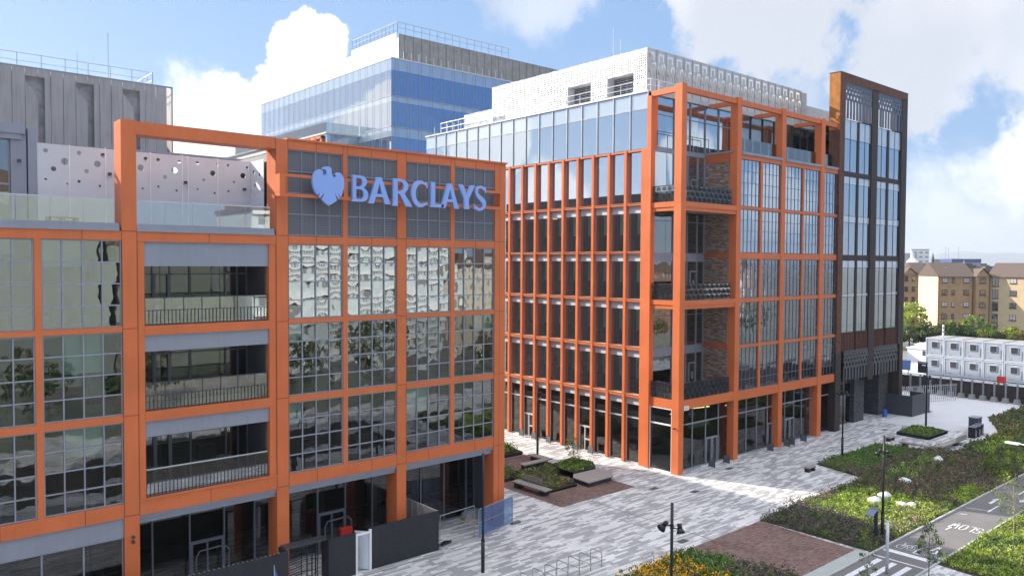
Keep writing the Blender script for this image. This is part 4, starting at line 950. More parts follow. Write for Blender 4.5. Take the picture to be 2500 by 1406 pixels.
# lower wing of the same block, orange framed, with a glass balustrade
gbox('lower_wing', [(49.8, XC, 95.6, 128, 20, 33.6)], SPAN_D)
gbox('wing_parapet', [(49.55, XC, 95.4, 128, 33.6, 33.8)], PALEFRAME)
mb = MB()
for i in range(14): mb.box(49.5, 49.8, 96.6+i*1.7, 96.85+i*1.7, 24, 33.4)
mb.box(49.5, 49.8, 96.6, 122, 33.1, 33.45); mb.build('fin', ORANGE, G_)
mb = MB(); mb.box(49.6, 49.62, 95.5, 127, 33.8, 35.1); mb.box(49.6, XC-.1, 95.5, 95.52, 33.8, 35.1); mb.build('balustrade', GL_BAL, G_)

# ================================================================ GREY CLAD BLOCK, TOP LEFT
D = thing('clad_building', 'grey panelled windowless block with a roof handrail rising behind the terrace at the left', 'building', (10, 58, 0))
mb = MB(); xs = [2.0+.678*i for i in range(23)]
DG = paint('grey_folded_cladding', (.33, .32, .33), .55, .2, .08, .9, .4, .25)
for i in range(22):
    x0, x1 = xs[i], xs[i+1]-.025; c = i % 4
    mb.box(x0, x1, 55.0, 55.08, 22, 23.7); mb.box(x0, x1, 55.0, 55.08, 27.6, 28.1)
    if c in (0, 1): mb.box(x0, x1, 55.0, 55.08, 23.7, 27.6)
    elif c == 2: 
        mb.box(x0, x1, 55.0, 55.08, 23.7, 26.4); j = len(mb.v); mb.v += [(x0, 55, 26.4), (x1, 55, 26.4), (x0, 55, 27.3), (x0, 55.08, 26.4), (x1, 55.08, 26.4), (x0, 55.08, 27.3)]; mb.f += [(j, j+1, j+2), (j+3, j+5, j+4), (j+1, j+4, j+5, j+2)]
    else: mb.box(x0+.34, x1, 55.0, 55.08, 23.7, 27.6)
mb.build('cladding_panel', DG, D)
mb = MB()
mb.box(2, 15.5, 55.3, 55.34, 22, 27.9)
PD = paint('inner_grey_sheet', (.28, .275, .285), .6, .2, .3, 2)
mb.build('inner_sheet', PD, D)
mb = MB(); mb.box(17.2, 17.3, 55.0, 55.4, 22, 28.1); mb.box(17.22, 17.3, 55.4, 62, 22, 28.1); mb.box(2, 17.2, 58, 58.1, 22, 25.5)
for i in range(6): mb.box(12.5+i*.8, 12.6+i*.8, 56, 56.1, 22, 28)
mb.build('end_panel', DG, D)
mb = MB(); mb.box(2, 17.3, 54.98, 55.2, 28.1, 28.16); mb.build('coping', GREY, D)
guard(D, (2, 55.6, 28.1), (16.2, 55.6, 28.1), .95, 1.25, PALEFRAME, .025); guard(D, (16.2, 55.6, 28.1), (16.2, 59, 28.1), .95, 1.2, PALEFRAME, .025)
mb = MB().tube((13.55, 55.8, 28), (13.55, 55.8, 31.2), .012, 5); mb.tube((11.9, 56.5, 28), (11.9, 56.5, 29.8), .01, 5); mb.build('lightning_rod', DKFRAME, D)
# ================================================================ STREET FURNITURE
def lamp(x, y, h, label, heads=((-1, .3), (1, -.3)), ang=0.0):
    L = thing('street_lamp', label, 'lamp post', (x, y, 0), ang, 'dark lamp posts with twin spotlights', True)
    mb = MB().tube((0, 0, 0), (0, 0, 1.7), .1, 12).tube((0, 0, 1.7), (0, 0, 1.76), .115, 12); mb.build('pole_sleeve', BLACK, L, True)
    MB().tube((0, 0, 1.76), (0, 0, h), .065, 12).build('pole', BLACK, L, True)
    for i, (s, tilt) in enumerate(heads):
        z = h-.95-.12*(i % 2)
        p = Vector((.34*s, 0, z-.02)); d = Vector((.55*s if i == 0 else .12*s, tilt, -.8)).normalized()
        mb = MB().tube((0, 0, z), tuple(p), .028, 6).tube((0, 0, z-.03), (0, 0, z+.05), .085, 10)
        hd = mb.build('arm', BLACK, L)
        mb = MB().tube(tuple(p-d*.22), tuple(p-d*.02), .10, 12).tube(tuple(p-d*.02), tuple(p+d*.2), .10, 14, .2)
        mb.build('lamp_head', BLACK, L, True)
    return L
lamp(26.4, 20.25, 6.5, 'dark lamp post nearest the viewer, rising from the foreground paving beside the orange flowers', ang=-.8)
lamp(25.9, 32.3, 6.4, 'dark lamp post in front of the corner of the nearer orange building', heads=(), ang=0)
lamp(47.1, 20.6, 6.35, 'lamp post in the bright green planting between plaza and cycle path', ang=-.5)
lamp(44.5, 48.2, 6.45, 'dark lamp post at the L-shaped bench in the paved street', heads=((1, .2),), ang=-.4)
lamp(64.9, 31.9, 6.6, 'dark lamp post at the edge of the grass bed in front of the tower end', ang=-.6)
lamp(82.5, 32.0, 6.35, 'farthest lamp post, standing in the small square planter', ang=-.6)
L = thing('traffic_pole', 'plain pale grey round pole beside the crossing', 'pole', (42.33, 18.24, 0))
MB().tube((42.33, 18.24, 0), (42.33, 18.24, 2.8), .085, 14).tube((42.33, 18.24, 2.8), (42.33, 18.24, 2.86), .07, 14).build('post', paint('galvanised', (.5, .53, .58), .4, .3), L, True)
L = thing('information_post', 'short dark blue post with a curved hood in the planting by the kerb', 'post', (46.9, 20.9, 0))
MB().box(46.8, 46.98, 20.82, 20.98, 0, 1.9).build('post', paint('navy_post', (.02, .035, .07), .4), L)
mb = MB(); hp = [(-.9, 1.72), (-.7, 1.86), (-.4, 1.98), (-.1, 2.03), (.1, 2.0)]
for (a, z), (b2, z2) in zip(hp[:-1], hp[1:]): mb.quad((46.89+a, 20.65, z), (46.89+b2, 20.65, z2), (46.89+b2, 21.15, z2), (46.89+a, 21.15, z)); mb.quad((46.89+a, 20.65, z-.03), (46.89+a, 21.15, z-.03), (46.89+b2, 21.15, z2-.03), (46.89+b2, 20.65, z2-.03))
mb.build('hood', paint('blue_grey_hood', (.12, .15, .22), .35, .3), L)
# street light head reaching in from the right edge
L = thing('street_light', 'pale street light head on an arm over the shrubs at the right edge', 'street light', (51.0, 12.6, 0))
MB().tube((51.0, 12.6, 0), (51.0, 12.6, 6.2), .09, 10).build('pole', PALEFRAME, L, True)
MB().tube((51.0, 12.6, 6.2), (51.1, 14.8, 6.33), .035, 8).build('arm', WHITE, L)
MB().prism([(50.93, 14.75), (51.27, 14.75), (51.24, 15.45), (50.98, 15.45)], 6.27, 6.36).build('lamp_head', WHITE, L)
# cycle stands
ords = ['rightmost', 'second from the right', 'third from the right', 'fourth from the right', 'fifth from the right', 'sixth from the right', 'seventh from the right', 'eighth from the right']
proto = None
for i in range(8):
    x = 31.33-.863*i
    if proto is None:
        proto = thing('cycle_stand', 'steel cycle stand hoop, rightmost of the row in the foreground', 'cycle stand', (x, 28.73, 0), 0, 'steel cycle stands in a row', True)
        pts = [(0, 0, 0), (0, 0, .68), (0, .04, .76), (0, .12, .8), (0, .72, .8), (0, .8, .76), (0, .84, .68), (0, .84, 0)]
        MB().path(pts, .025, 8).build('hoop', STEEL, proto, True)
        MB().tube((0, 0, .36), (0, .84, .36), .018, 6).build('cross_bar', STEEL, proto, True)
    else:
        c = copy_tree(proto); c.location = (x, 28.73, 0); c['label'] = 'steel cycle stand hoop, %s of the row in the foreground' % ords[i]
# door guards
def door_guard(x, y, a, label):
    L = thing('door_guard', label, 'guard panel', (x, y, 0), a, 'black arched guard panels beside doors', True)
    pts = [(0, 0, 0), (0, 0, .62)] + [(.3-.3*math.cos(t), 0, .62+.16*math.sin(t)) for t in (.5, 1.0, 1.57, 2.1, 2.6)] + [(.6, 0, .62), (.6, 0, 0)]
    MB().path(pts, .02, 6).build('frame', BLACK, L)
    MB().box(.03, .57, -.006, .006, .08, .66).build('panel', paint('guard_mesh', (.10, .105, .12), .6), L)
for x, y, a, l in ((53.55, 37.45, -90, 'black arched guard nearest the corner column, left of the first plaza door'), (55.6, 37.45, -90, 'black arched guard right of the first plaza door'), (62.3, 37.45, -90, 'black arched guard left of the second plaza door'), (64.95, 37.4, -90, 'black arched guard just right of the middle orange column'), (65.9, 37.45, -90, 'black arched guard close left of the third plaza door'), (68.0, 37.45, -90, 'black arched guard right of the third plaza door'), (49.25, 55.95, -90, 'arched guard farthest up the street'), (49.25, 54.2, -90, 'arched guard left of the farther street door'), (49.25, 52.2, -90, 'arched guard right of the farther street door'), (49.25, 48.75, -90, 'arched guard left of the nearer street door'), (49.25, 46.9, -90, 'arched guard right of the nearer street door')):
    door_guard(x, y, rad(a), l)
# benches and planters in the street
def bench(loc, rot, Lg, label, back=True, w=.62, h=.45):
    t = thing('bench', label, 'bench', (*loc, 0), rot, None, True)
    mb = MB(); n = 5
    for i in range(n): mb.box(0, Lg, i*w/n+.008, (i+1)*w/n-.008, h-.09, h)
    mb.build('seat', TIMBER, t)
    for x in (.25, Lg-.65): MB().box(x, x+.4, .06, w-.06, 0, h-.09).build('leg', BLACK, t)
    if back:
        mb = MB()
        for i in range(3): mb.box(.45, Lg-1.1, w+.0+i*.03, w+.05+i*.03, h+.1+i*.13, h+.21+i*.13)
        mb.build('backrest', TIMBER, t)
    return t
bench((37.5, 43.45), rad(-88), 3.5, 'long timber bench with a low slatted back beside the planting nearest the building corner', w=.75)
t = thing('bench', 'L-shaped pale timber bench at the far end of the sunken planting in the street', 'bench', (43, 47, 0))
MB().box(43.75, 44.5, 46.3, 48.6, .36, .46).box(41.2, 43.75, 46.2, 46.85, .36, .46).build('seat', TIMBER, t)
MB().box(43.9, 44.4, 47.9, 48.4, 0, .36).box(41.4, 43.9, 46.3, 46.75, 0, .36).build('leg', BLACK, t)
STEELD = paint('dark_planter_steel', (.035, .04, .05), .45, .3, .1)
def planter_box(poly, h, label, loc):
    t = thing('planter', label, 'planter', (*loc, 0))
    n = len(poly); mb = MB()
    for i in range(n):
        a = Vector(poly[i]); b = Vector(poly[(i+1) % n]); d = (b-a).normalized(); nn = Vector((-d.y, d.x))*.04
        mb.prism([tuple(a), tuple(b), tuple(b+nn), tuple(a+nn)], 0, h+.0004*i)
    mb.build('wall', STEELD, t)
    mb = MB(); mb.prism(poly, .01, h-.07); mb.build('soil', SOIL, t)
    return t
PLW = [(38.6, 40.5), (41.4, 40.5), (41.9, 43.4), (44.0, 43.4), (44.0, 46.1), (39.6, 46.1), (39.6, 45.0), (38.6, 44.9)]
planter_box(PLW, .18, 'low dark edged planter full of grasses between the timber benches', (41, 43))
RPL = [(42.6, 42.1), (45.05, 42.05), (46.2, 43.4), (45.9, 45.4), (43.2, 45.0), (42.6, 43.6)]
planter_box(RPL, .5, 'raised black steel planter with a multi-stem sapling beside the stone deck bench', (44.3, 43.4))
t = thing('deck_bench', 'broad pale deck bench on a black base at the foot of the raised planter', 'bench', (43.3, 40.9, 0))
MB().prism([(41.85, 39.75), (44.45, 39.85), (45.5, 40.8), (45.0, 42.0), (42.6, 42.05), (42.0, 41.4)], 0, .3).build('base', STEELD, t)
MB().prism([(41.75, 39.65), (44.5, 39.75), (45.6, 40.75), (45.05, 42.02), (42.6, 42.07), (41.9, 41.4)], .3, .37).build('top', TIMBER, t)
PLL = [(36.0, 44.7), (39.1, 44.75), (40.3, 46.4), (40.3, 48.0), (36.0, 48.0)]
planter_box(PLL, .18, 'low planter close beside the end column of the nearer building', (38, 46))
PLF = [(40.0, 50.3), (44.6, 50.2), (45.2, 54), (40, 56)]
planter_box(PLF, .3, 'planted bed farther up the street beyond the red paving', (42.6, 52))
PSQ = [(77.9, 29.95), (82.5, 29.95), (82.7, 33.2), (78.1, 33.0)]
planter_box(PSQ, .3, 'square dark edged planter of low green leaves out on the far plaza', (80, 31.5))
t = thing('bench', 'long L-shaped timber bench beyond the grass bed on the far plaza', 'bench', (75, 29, 0))
MB().box(73.6, 79.4, 27.2, 27.85, .36, .46).box(73.0, 73.7, 27.85, 30.6, .36, .461).build('seat', TIMBER, t)
MB().box(76.9, 79.4, 27.16, 27.2, .5, .85).build('backrest', TIMBER, t)
MB().box(74, 74.6, 27.3, 27.7, 0, .36).box(77.4, 78, 27.3, 27.7, 0, .36).box(73.1, 73.6, 30, 30.4, 0, .36).build('leg', BLACK, t)
for x, y, l in ((58.75, 31.5, 'small dark block bench alone at the paving edge beside the grass'), (74.9, 32.2, 'small dark block bench behind the planting lamp post')):
    t = thing('stool_bench', l, 'bench', (x, y, 0)); MB().box(x-.55, x+.55, y-.22, y+.22, .3, .42).build('seat', TIMBER, t); MB().box(x-.5, x-.3, y-.2, y+.2, 0, .3).box(x+.3, x+.5, y-.2, y+.2, 0, .3).build('leg', BLACK, t)
for x, y, l in ((82.4, 27.7, 'left of three dark litter bins on the far plaza'), (83.35, 27.7, 'middle one of three dark litter bins on the far plaza'), (84.4, 27.8, 'right of three dark litter bins on the far plaza')):
    t = thing('litter_bin', l, 'litter bin', (x, y, 0), 0, 'litter bins on the far plaza'); MB().box(x-.3, x+.3, y-.3, y+.3, 0, .98).build('body', BLACK, t); MB().box(x-.33, x+.33, y-.33, y+.33, 1.0, 1.06).build('lid', paint('bin_lid', (.12, .14, .2), .35), t); MB().box(x-.15, x+.15, y-.32, y-.3, .15, .7).build('door', FRAME, t)
t = thing('service_cabinet', 'tall dark utility cabinet behind the litter bins', 'cabinet', (86, 28.6, 0)); MB().box(85.4, 86.6, 28.3, 29.1, 0, 1.35).build('body', paint('cabinet_grey', (.06, .065, .08), .5), t); MB().box(85.35, 86.65, 28.25, 29.15, 1.35, 1.42).build('lid', GREY, t)
# ================================================================ HOARDING, FENCES
H = thing('hoarding', 'black plywood site hoarding around the foot of the nearer building with a white doorway', 'hoarding', (20, 36.4, 0))
HB = lambda name, b, m=BLACKPLY: (lambda mb: ([mb.box(*q) for q in b], mb.build(name, m, H))[1])(MB())
HB('panel', [(21.55, 25.98, 36.45, 36.55, .02, 2.28)]); HB('panel', [(18.9, 20.55, 36.35, 36.45, .02, 2.25)])
HB('panel', [(-4, 16.5, 36.0, 36.1, .02, 2.3)]); HB('panel', [(16.5, 16.6, 36.0, 36.9, .02, 2.3), (18.85, 18.9, 36.1, 36.9, .02, 2.3)])
HB('back_panel', [(25.9, 25.98, 36.56, 40.2, .02, 2.28)], paint('bare_ply', (.45, .44, .42), .8, 0, .1, 4))
HB('batten', [(25.78, 25.9, 36.6+i*.6, 36.68+i*.6, .02, 2.24) for i in range(6)] + [(25.8, 25.9, 36.6, 40.1, 1.1, 1.2)], paint('grey_batten', (.3, .3, .3), .8))
HB('door_frame', [(20.55, 20.68, 36.38, 36.5, 0, 2.12), (21.42, 21.55, 36.42, 36.54, 0, 2.2), (20.68, 21.42, 36.4, 36.5, 2.02, 2.12)], WHITE)
mb = MB().prism([(21.38, 36.5), (21.43, 36.54), (20.95, 37.15), (20.9, 37.1)], .05, 2.08); mb.build('door', paint('white_door', (.62, .66, .72), .5), H)
HB('threshold', [(-4, 25.98, 35.93, 35.99, 0, .06)], KERB)
mb = MB()
for i in range(90): mb.box(-3.9+i*.225, -3.86+i*.225, 36.02, 36.08, 2.3, 2.325)
mb.build('top_screw', PALEFRAME, H)
Tn = thing('turnstile', 'black full height turnstile cage set into the gap of the hoarding', 'turnstile', (17.7, 36.5, 0))
mb = MB()
for i in range(16): mb.tube((16.75, 36.45, .2+i*.13), (17.7, 36.75, .2+i*.13), .02, 5)
mb.build('arm', BLACK, Tn)
mb = MB()
for i in range(9):
    a = math.pi*i/8; mb.tube((17.75+.55*math.sin(a)*1.3, 36.6-.35*math.cos(a), 0), (17.75+.55*math.sin(a)*1.3, 36.6-.35*math.cos(a), 2.25), .02, 5)
for z in (.1, .7, 1.3, 1.8, 2.25): mb.path([(17.75+.72*math.sin(math.pi*i/8), 36.6-.35*math.cos(math.pi*i/8), z) for i in range(9)], .018, 5)
mb.build('cage', BLACK, Tn); MB().box(16.6, 18.85, 36.3, 36.9, 2.27, 2.36).build('head_beam', DKFRAME, Tn)
E1 = thing('fire_point', 'red fire point cabinet glimpsed through the open hoarding door', 'cabinet', (21.0, 38.2, 0)); MB().box(20.7, 21.4, 38.2, 38.5, .6, 1.9).build('body', REDP, E1); MB().box(20.75, 20.85, 38.25, 38.4, 0, .6).box(21.25, 21.35, 38.25, 38.4, 0, .6).build('leg', BLACK, E1)
Fp = thing('mesh_fence', 'blue netted temporary fence panel at the foot of the corner column', 'fence', (30.8, 36.9, 0))
a, b = Vector((28.9, 36.45)), Vector((32.25, 37.22))
mb = MB()
def fr2(mb, a, b, z0, z1, r=.02):
    mb.tube((*a, 0), (*a, z1), r, 6); mb.tube((*b, 0), (*b, z1), r, 6); mb.tube((*a, z1), (*b, z1), r, 6); mb.tube((*a, z0), (*b, z0), r*.8, 6); mb.tube((*a, (z0+z1)/2), (*b, (z0+z1)/2), r*.6, 6)
fr2(mb, a, b, .12, 1.78); mb.build('frame', STEEL, Fp)
MB().quad((*a, .1), (*b, .1), (*b, 1.76), (*a, 1.76)).build('netting', NET, Fp)
MB().box(32.1, 32.75, 37.0, 37.25, 0, .13).build('foot', paint('rubber_foot', (.14, .14, .13), .9), Fp); MB().tube((32.2, 37.2, 1.7), (31.5, 38.9, 1.95), .018, 5).build('brace', PALEFRAME, Fp)
Fq = thing('mesh_fence', 'bare steel temporary fence panel at the open end of the hoarding', 'fence', (27.5, 36.5, 0))
mb = MB(); fr2(mb, Vector((26.1, 36.5)), Vector((28.8, 36.75)), .12, 1.95, .022); mb.tube((26.1, 36.55, 1.5), (27.0, 37.7, 1.4), .018, 5); mb.build('frame', STEEL, Fq)
MB().prism([(26.2, 36.9), (26.9, 37.2), (27.3, 37.0), (26.5, 36.7)], 0, .15).build('foot', BLACK, Fq)
Pp = thing('pallet_load', 'wrapped grey blocks on a timber pallet beside the ground floor glass', 'pallet', (30.9, 39.9, 0))
MB().box(30.2, 31.6, 39.5, 40.1, .02, .05).box(30.2, 31.6, 39.5, 39.6, .05, .12).box(30.2, 31.6, 40.0, 40.1, .05, .12).box(30.2, 31.6, 39.5, 40.1, .12, .15).build('pallet_base', paint('pale_pallet', (.5, .42, .28), .8, 0, .1, 5), Pp)
MB().box(30.35, 31.5, 39.55, 40.05, .15, .42).box(30.5, 31.4, 39.6, 40.0, .42, .55).build('wrapped_block', paint('shrink_wrap', (.4, .42, .48), .25, 0, .15, 4), Pp)
Bn = thing('banner', 'blue corner of a feather flag in front of the hoarding at the bottom edge', 'flag', (16.1, 35.2, 0))
MB().tube((15.0, 34.0, 0), (15.0, 34.0, 2.6), .015, 5).build('pole', PALEFRAME, Bn)
j = MB(); j.v += [(15.02, 33.98, 2.45), (15.5, 33.9, 1.0), (15.02, 33.99, 1.0), (15.02, 34.01, 2.45), (15.5, 33.93, 1.0), (15.02, 34.02, 1.0)]; j.f += [(0, 2, 1), (3, 4, 5), (0, 1, 4, 3), (1, 2, 5, 4), (2, 0, 3, 5)]; j.build('sail', paint('blue_flag', (.06, .17, .5), .6), Bn)
# site fence on the far yard with concrete feet
SF = thing('site_fence', 'long dark retaining fence with grey posts set in concrete blocks along the far yard', 'fence', (106.5, 38, 0))
DM = paint('dark_woven_screen', (.055, .042, .04), .9, 0, .5, 2.5)
MB().box(106.75, 107.0, 14, 47.5, 0, 2.05).box(95, 106.75, 47.3, 47.5, 0, 2.0).build('screen_panel', DM, SF)
for i in range(22):
    y = 47-i*1.23
    MB().box(106.3, 106.5, y-.09, y+.09, .5, 2.35).build('post', FRAME, SF)
    m2 = MB(); m2.prism([(105.95, y-.36), (106.7, y-.36), (106.7, y+.36), (105.95, y+.36)], 0, .25); m2.prism([(106.05, y-.28), (106.65, y-.28), (106.65, y+.28), (106.05, y+.28)], .25, .55); m2.build('concrete_block', CONC, SF)
for y0, y1 in ((47, 14),):
    mb = MB(); mb.box(106.4, 106.44, y1, y0, 2.3, 2.34)
    for i in range(34): mb.box(106.41, 106.43, y1+i, y1+i+.03, 2.0, 2.3)
    mb.build('top_rail', FRAME, SF)
BH = thing('hoarding', 'dark grey solid hoarding enclosure on the yard beside the tower end', 'hoarding', (90, 36.8, 0))
MB().box(88.45, 88.55, 35.75, 40, 0, 2.25).box(88.55, 93.1, 35.75, 35.85, 0, 2.25).box(92.0, 92.1, 35.85, 37.5, 0, 2.25).build('panel', paint('dark_grey_ply', (.05, .055, .068), .55, 0, .1, 2), BH)
MB().box(92.6, 93.6, 35.6, 36.0, 0, .04).build('foot', BLACK, BH)
GF = thing('gate_rack', 'dark turnstile frame standing behind the dark grey enclosure', 'turnstile', (91.5, 39, 0))
mb = MB(); mb.box(90.4, 92.2, 38.9, 39.4, 2.35, 2.5)
for i in range(3): mb.box(90.4+i*.85, 90.5+i*.85, 38.95, 39.3, 0, 2.35)
for i in range(8): mb.box(90.5, 92.1, 39.0, 39.05, .5+i*.25, .56+i*.25)
mb.build('frame', BLACK, GF)
PF = thing('palisade_fence', 'pale vertical bar fence inside the yard beyond the tower end', 'fence', (93, 42, 0))
mb = MB()
for i in range(40): mb.box(92+i*.3, 92.05+i*.3, 41.5-i*.12, 41.55-i*.12, 0, 2.1)
mb.build('bar', PALEFRAME, PF)
mb = MB().tube((92, 41.6, 1.9), (104, 36.8, 1.9), .03, 4).tube((92, 41.6, .4), (104, 36.8, .4), .03, 4); mb.build('rail', PALEFRAME, PF)
DR = thing('barrel', 'small blue barrel against the dark brick leg of the tower end', 'barrel', (86.2, 37.7, 0)); MB().tube((86.2, 37.7, 0), (86.2, 37.7, .75), .24, 12).tube((86.2, 37.7, .75), (86.2, 37.7, .8), .2, 12).build('body', BLUEP, DR)
for i, (x, y) in enumerate(((84, 41.5), (85.6, 42.4))):
    d = thing('site_barrier', 'red and white site barrier under the tower end, %s one' % ('nearer', 'farther')[i], 'barrier', (x, y, 0)); MB().box(x, x+2.0, y, y+.06, .75, 1.0).box(x, x+2, y, y+.06, .3, .5).build('board', REDP, d); MB().box(x+.1, x+.2, y-.2, y+.25, 0, 1.1).box(x+1.8, x+1.9, y-.2, y+.25, 0, 1.1).build('leg', FRAME, d)
# ================================================================ SITE CABINS
CAB = paint('cabin_pale_grey', (.35, .39, .46), .45, .1, .04, .8, .4, .1); CABR = paint('cabin_roof', (.27, .28, .29), .7, 0, .15, 1.5, .4, .2)
def cabin(y, z, label):
    t = thing('site_cabin', label, 'site cabin', (124.8, y, z), 0, 'stacked grey site cabins', True); w = 2.6; h = 2.72
    MB().box(.06, 6.0, -w+.1, -.1, .12, h-.16).build('wall', CAB, t)
    MB().box(0, 6.06, -w+.02, -w+.14, 0, h-.02).box(0, 6.06, -.14, -.02, 0, h-.02).box(0, .14, -w+.14, -.14, 0, .16).box(0, .14, -w+.14, -.14, h-.18, h-.02).build('frame', PALEC, t)
    MB().box(.1, 6.0, -w+.1, -.1, h-.1, h).box(0, 6.06, -w+.02, -w+.1, h, h+.05).build('roof', CABR, t)
    wf = MB().box(-.04, .06, -1.75, -.85, 1.25, 2.2).build('window_frame', WHITE, t)
    MB().box(-.06, -.04, -1.72, -.88, 1.29, 2.16).build('shutter', DKFRAME, wf)
    MB().tube((.03, -2.2, .4), (.03, -2.2, 1.7), .03, 5).box(-.02, .05, -.9, -.7, .45, .5).build('pipe', FRAME, t)
names = ['leftmost', 'second from the left', 'third from the left', 'fourth from the left', 'fifth from the left', 'sixth from the left at the picture edge']
for i in range(6):
    for k in range(2): cabin(48.7-i*2.63, .12+k*2.76, 'grey stacked site cabin, %s row, %s' % (('lower', 'upper')[k], names[i]))
t = thing('flue_pipe', 'white banded flue pipe rising behind the upper cabins', 'flue', (129, 47.8, 0)); MB().tube((129, 47.8, 0), (129, 47.8, 7.4), .13, 10).build('pipe', WHITE, t); MB().tube((129, 47.8, 6.2), (129, 47.8, 6.4), .15, 10).tube((129, 47.8, 6.8), (129, 47.8, 7.0), .15, 10).build('band', FRAME, t)
t = thing('site_hut', 'white portable building with one dark window left of the grey cabins', 'hut', (142, 55, 0))
MB().box(139.5, 146, 51, 57.4, 0, 2.3).build('wall', WHITE, t); MB().prism([(139.3, 50.8), (146.2, 50.8), (146.2, 57.6), (139.3, 57.6)], 2.3, 2.42).box(140.4, 145.4, 51.8, 56.6, 2.42, 3.0).build('roof', WHITE, t); MB().box(139.42, 139.5, 53.4, 54.9, 1.2, 2.0).build('window', DKFRAME, t)
t = thing('welfare_unit', 'narrow white tank unit beside the tower edge in the far yard', 'unit', (135, 62, 0)); MB().box(134, 136, 60.8, 62.6, 0, 3.4).build('body', WHITE, t); MB().box(134.3, 135.7, 61.0, 62.4, 3.4, 3.6).build('lid', FRAME, t)
t = thing('portable_toilet', 'blue cabin between the white unit and the white portable building', 'cabin', (138, 60, 0)); MB().box(137.4, 139, 58.6, 60.2, 0, 2.2).build('body', BLUEP, t); MB().box(137.3, 139.1, 58.5, 60.3, 2.2, 2.3).build('roof', WHITE, t)
t = thing('site_sign', 'white and blue site sign board behind the fence', 'sign', (115.2, 48, 0)); MB().box(115.1, 115.2, 48.0, 49.3, 1.6, 3.0).build('white_board', WHITE, t); MB().box(115.1, 115.2, 46.9, 48.0, 1.6, 3.0).build('blue_board', paint('board_blue', (.1, .2, .45), .5), t); MB().box(115.2, 115.3, 47.2, 47.3, 0, 1.6).box(115.2, 115.3, 49, 49.1, 0, 1.6).build('post', FRAME, t)
MB().box(115.06, 115.1, 48.05, 49.25, 2.6, 2.9).build('header', DKFRAME, t)
t = thing('site_sign', 'black framed site notice board behind the fence', 'sign', (117, 46.2, 0)); MB().box(116.8, 116.9, 45.3, 46.6, 1.2, 2.8).build('board', BLACK, t); MB().box(116.76, 116.8, 45.4, 46.5, 2.62, 2.66).box(116.76, 116.8, 45.5, 46.0, 2.25, 2.4).build('print', WHITE, t)
t = thing('red_cover', 'bright red tarpaulin draped over the dark fence', 'tarpaulin', (107, 45.5, 2.2)); MB().prism([(106.6, 44.7), (107.5, 44.8), (107.4, 46.0), (106.7, 46.1)], 2.05, 2.5).box(106.8, 107.3, 45.0, 45.8, 2.5, 2.72).build('sheet', paint('tarp_red', (.7, .05, .03), .5), t)
t = thing('red_box', 'small red box in front of the right hand cabins', 'box', (122, 37, 0)); MB().box(121.6, 122.1, 37.0, 38.0, .3, 1.2).build('body', REDP, t); MB().box(121.6, 122.1, 37.1, 37.2, 0, .3).box(121.6, 122.1, 37.8, 37.9, 0, .3).build('leg', BLACK, t)
# ================================================================ FOLIAGE
nr = np.random.default_rng(11)
def leafmesh(name, cen, rgb, size, mat=LEAF, parent=None, flat=.5, asp=2.0):
    """one mesh of separate leaf blades: cen (N,3), rgb (N,3), size (N,)"""
    N = len(cen)
    th = nr.uniform(0, 2*np.pi, N); ph = nr.uniform(-flat, flat, N)*np.pi/1.0
    a = np.stack([np.cos(th)*np.cos(ph), np.sin(th)*np.cos(ph), np.sin(ph)], 1)
    b = np.cross(a, nr.normal(size=(N, 3))); b /= np.linalg.norm(b, axis=1)[:, None]+1e-9
    s = size[:, None]
    v = np.stack([cen-a*s, cen+b*s/asp, cen+a*s, cen-b*s/asp], 1).reshape(-1, 3)
    off = np.array(OFF.get(parent, Vector((0, 0, 0)))) if parent else np.zeros(3)
    v = v-off
    me = bpy.data.meshes.new(name); me.vertices.add(4*N); me.vertices.foreach_set('co', v.astype(np.float32).ravel())
    me.loops.add(4*N); me.loops.foreach_set('vertex_index', np.arange(4*N, dtype=np.int32))
    me.polygons.add(N); me.polygons.foreach_set('loop_start', np.arange(0, 4*N, 4, dtype=np.int32))
    me.update(calc_edges=True)
    ca = me.color_attributes.new('Col', 'FLOAT_COLOR', 'POINT')
    c4 = np.ones((4*N, 4), np.float32); c4[:, :3] = np.repeat(rgb, 4, 0); ca.data.foreach_set('color', c4.ravel())
    me.materials.append(mat); o = bpy.data.objects.new(name, me); C.objects.link(o)
    if parent: o.parent = parent
    return o
def inpoly(P, poly):
    x, y = P[:, 0], P[:, 1]; r = np.zeros(len(P), bool); n = len(poly); j = n-1
    for i in range(n):
        xi, yi = poly[i]; xj, yj = poly[j]
        c = ((yi > y) != (yj > y)) & (x < (xj-xi)*(y-yi)/(yj-yi+1e-12)+xi); r ^= c; j = i
    return r
def vnoise(x, y, s, seed=0):
    x = x/s+seed*13.7; y = y/s+seed*7.3; xi = np.floor(x); yi = np.floor(y); fx = x-xi; fy = y-yi; fx = fx*fx*(3-2*fx); fy = fy*fy*(3-2*fy)
    h = lambda a, b: np.modf(np.abs(np.sin(a*127.1+b*311.7)*43758.5453))[0]
    return (h(xi, yi)*(1-fx)+h(xi+1, yi)*fx)*(1-fy)+(h(xi, yi+1)*(1-fx)+h(xi+1, yi+1)*fx)*fy
PAL = {'green': (.11, .18, .045), 'dark': (.055, .10, .035), 'lime': (.27, .36, .06), 'grass': (.12, .21, .05), 'purple': (.13, .10, .10), 'brown': (.20, .145, .095), 'olive': (.14, .15, .07), 'pink': (.42, .28, .24), 'white': (.45, .46, .36), 'yellow': (.85, .44, .02), 'straw': (.30, .25, .11), 'lilac': (.2, .16, .22), 'ygreen': (.26, .30, .05), 'orangef': (.6, .2, .02)}
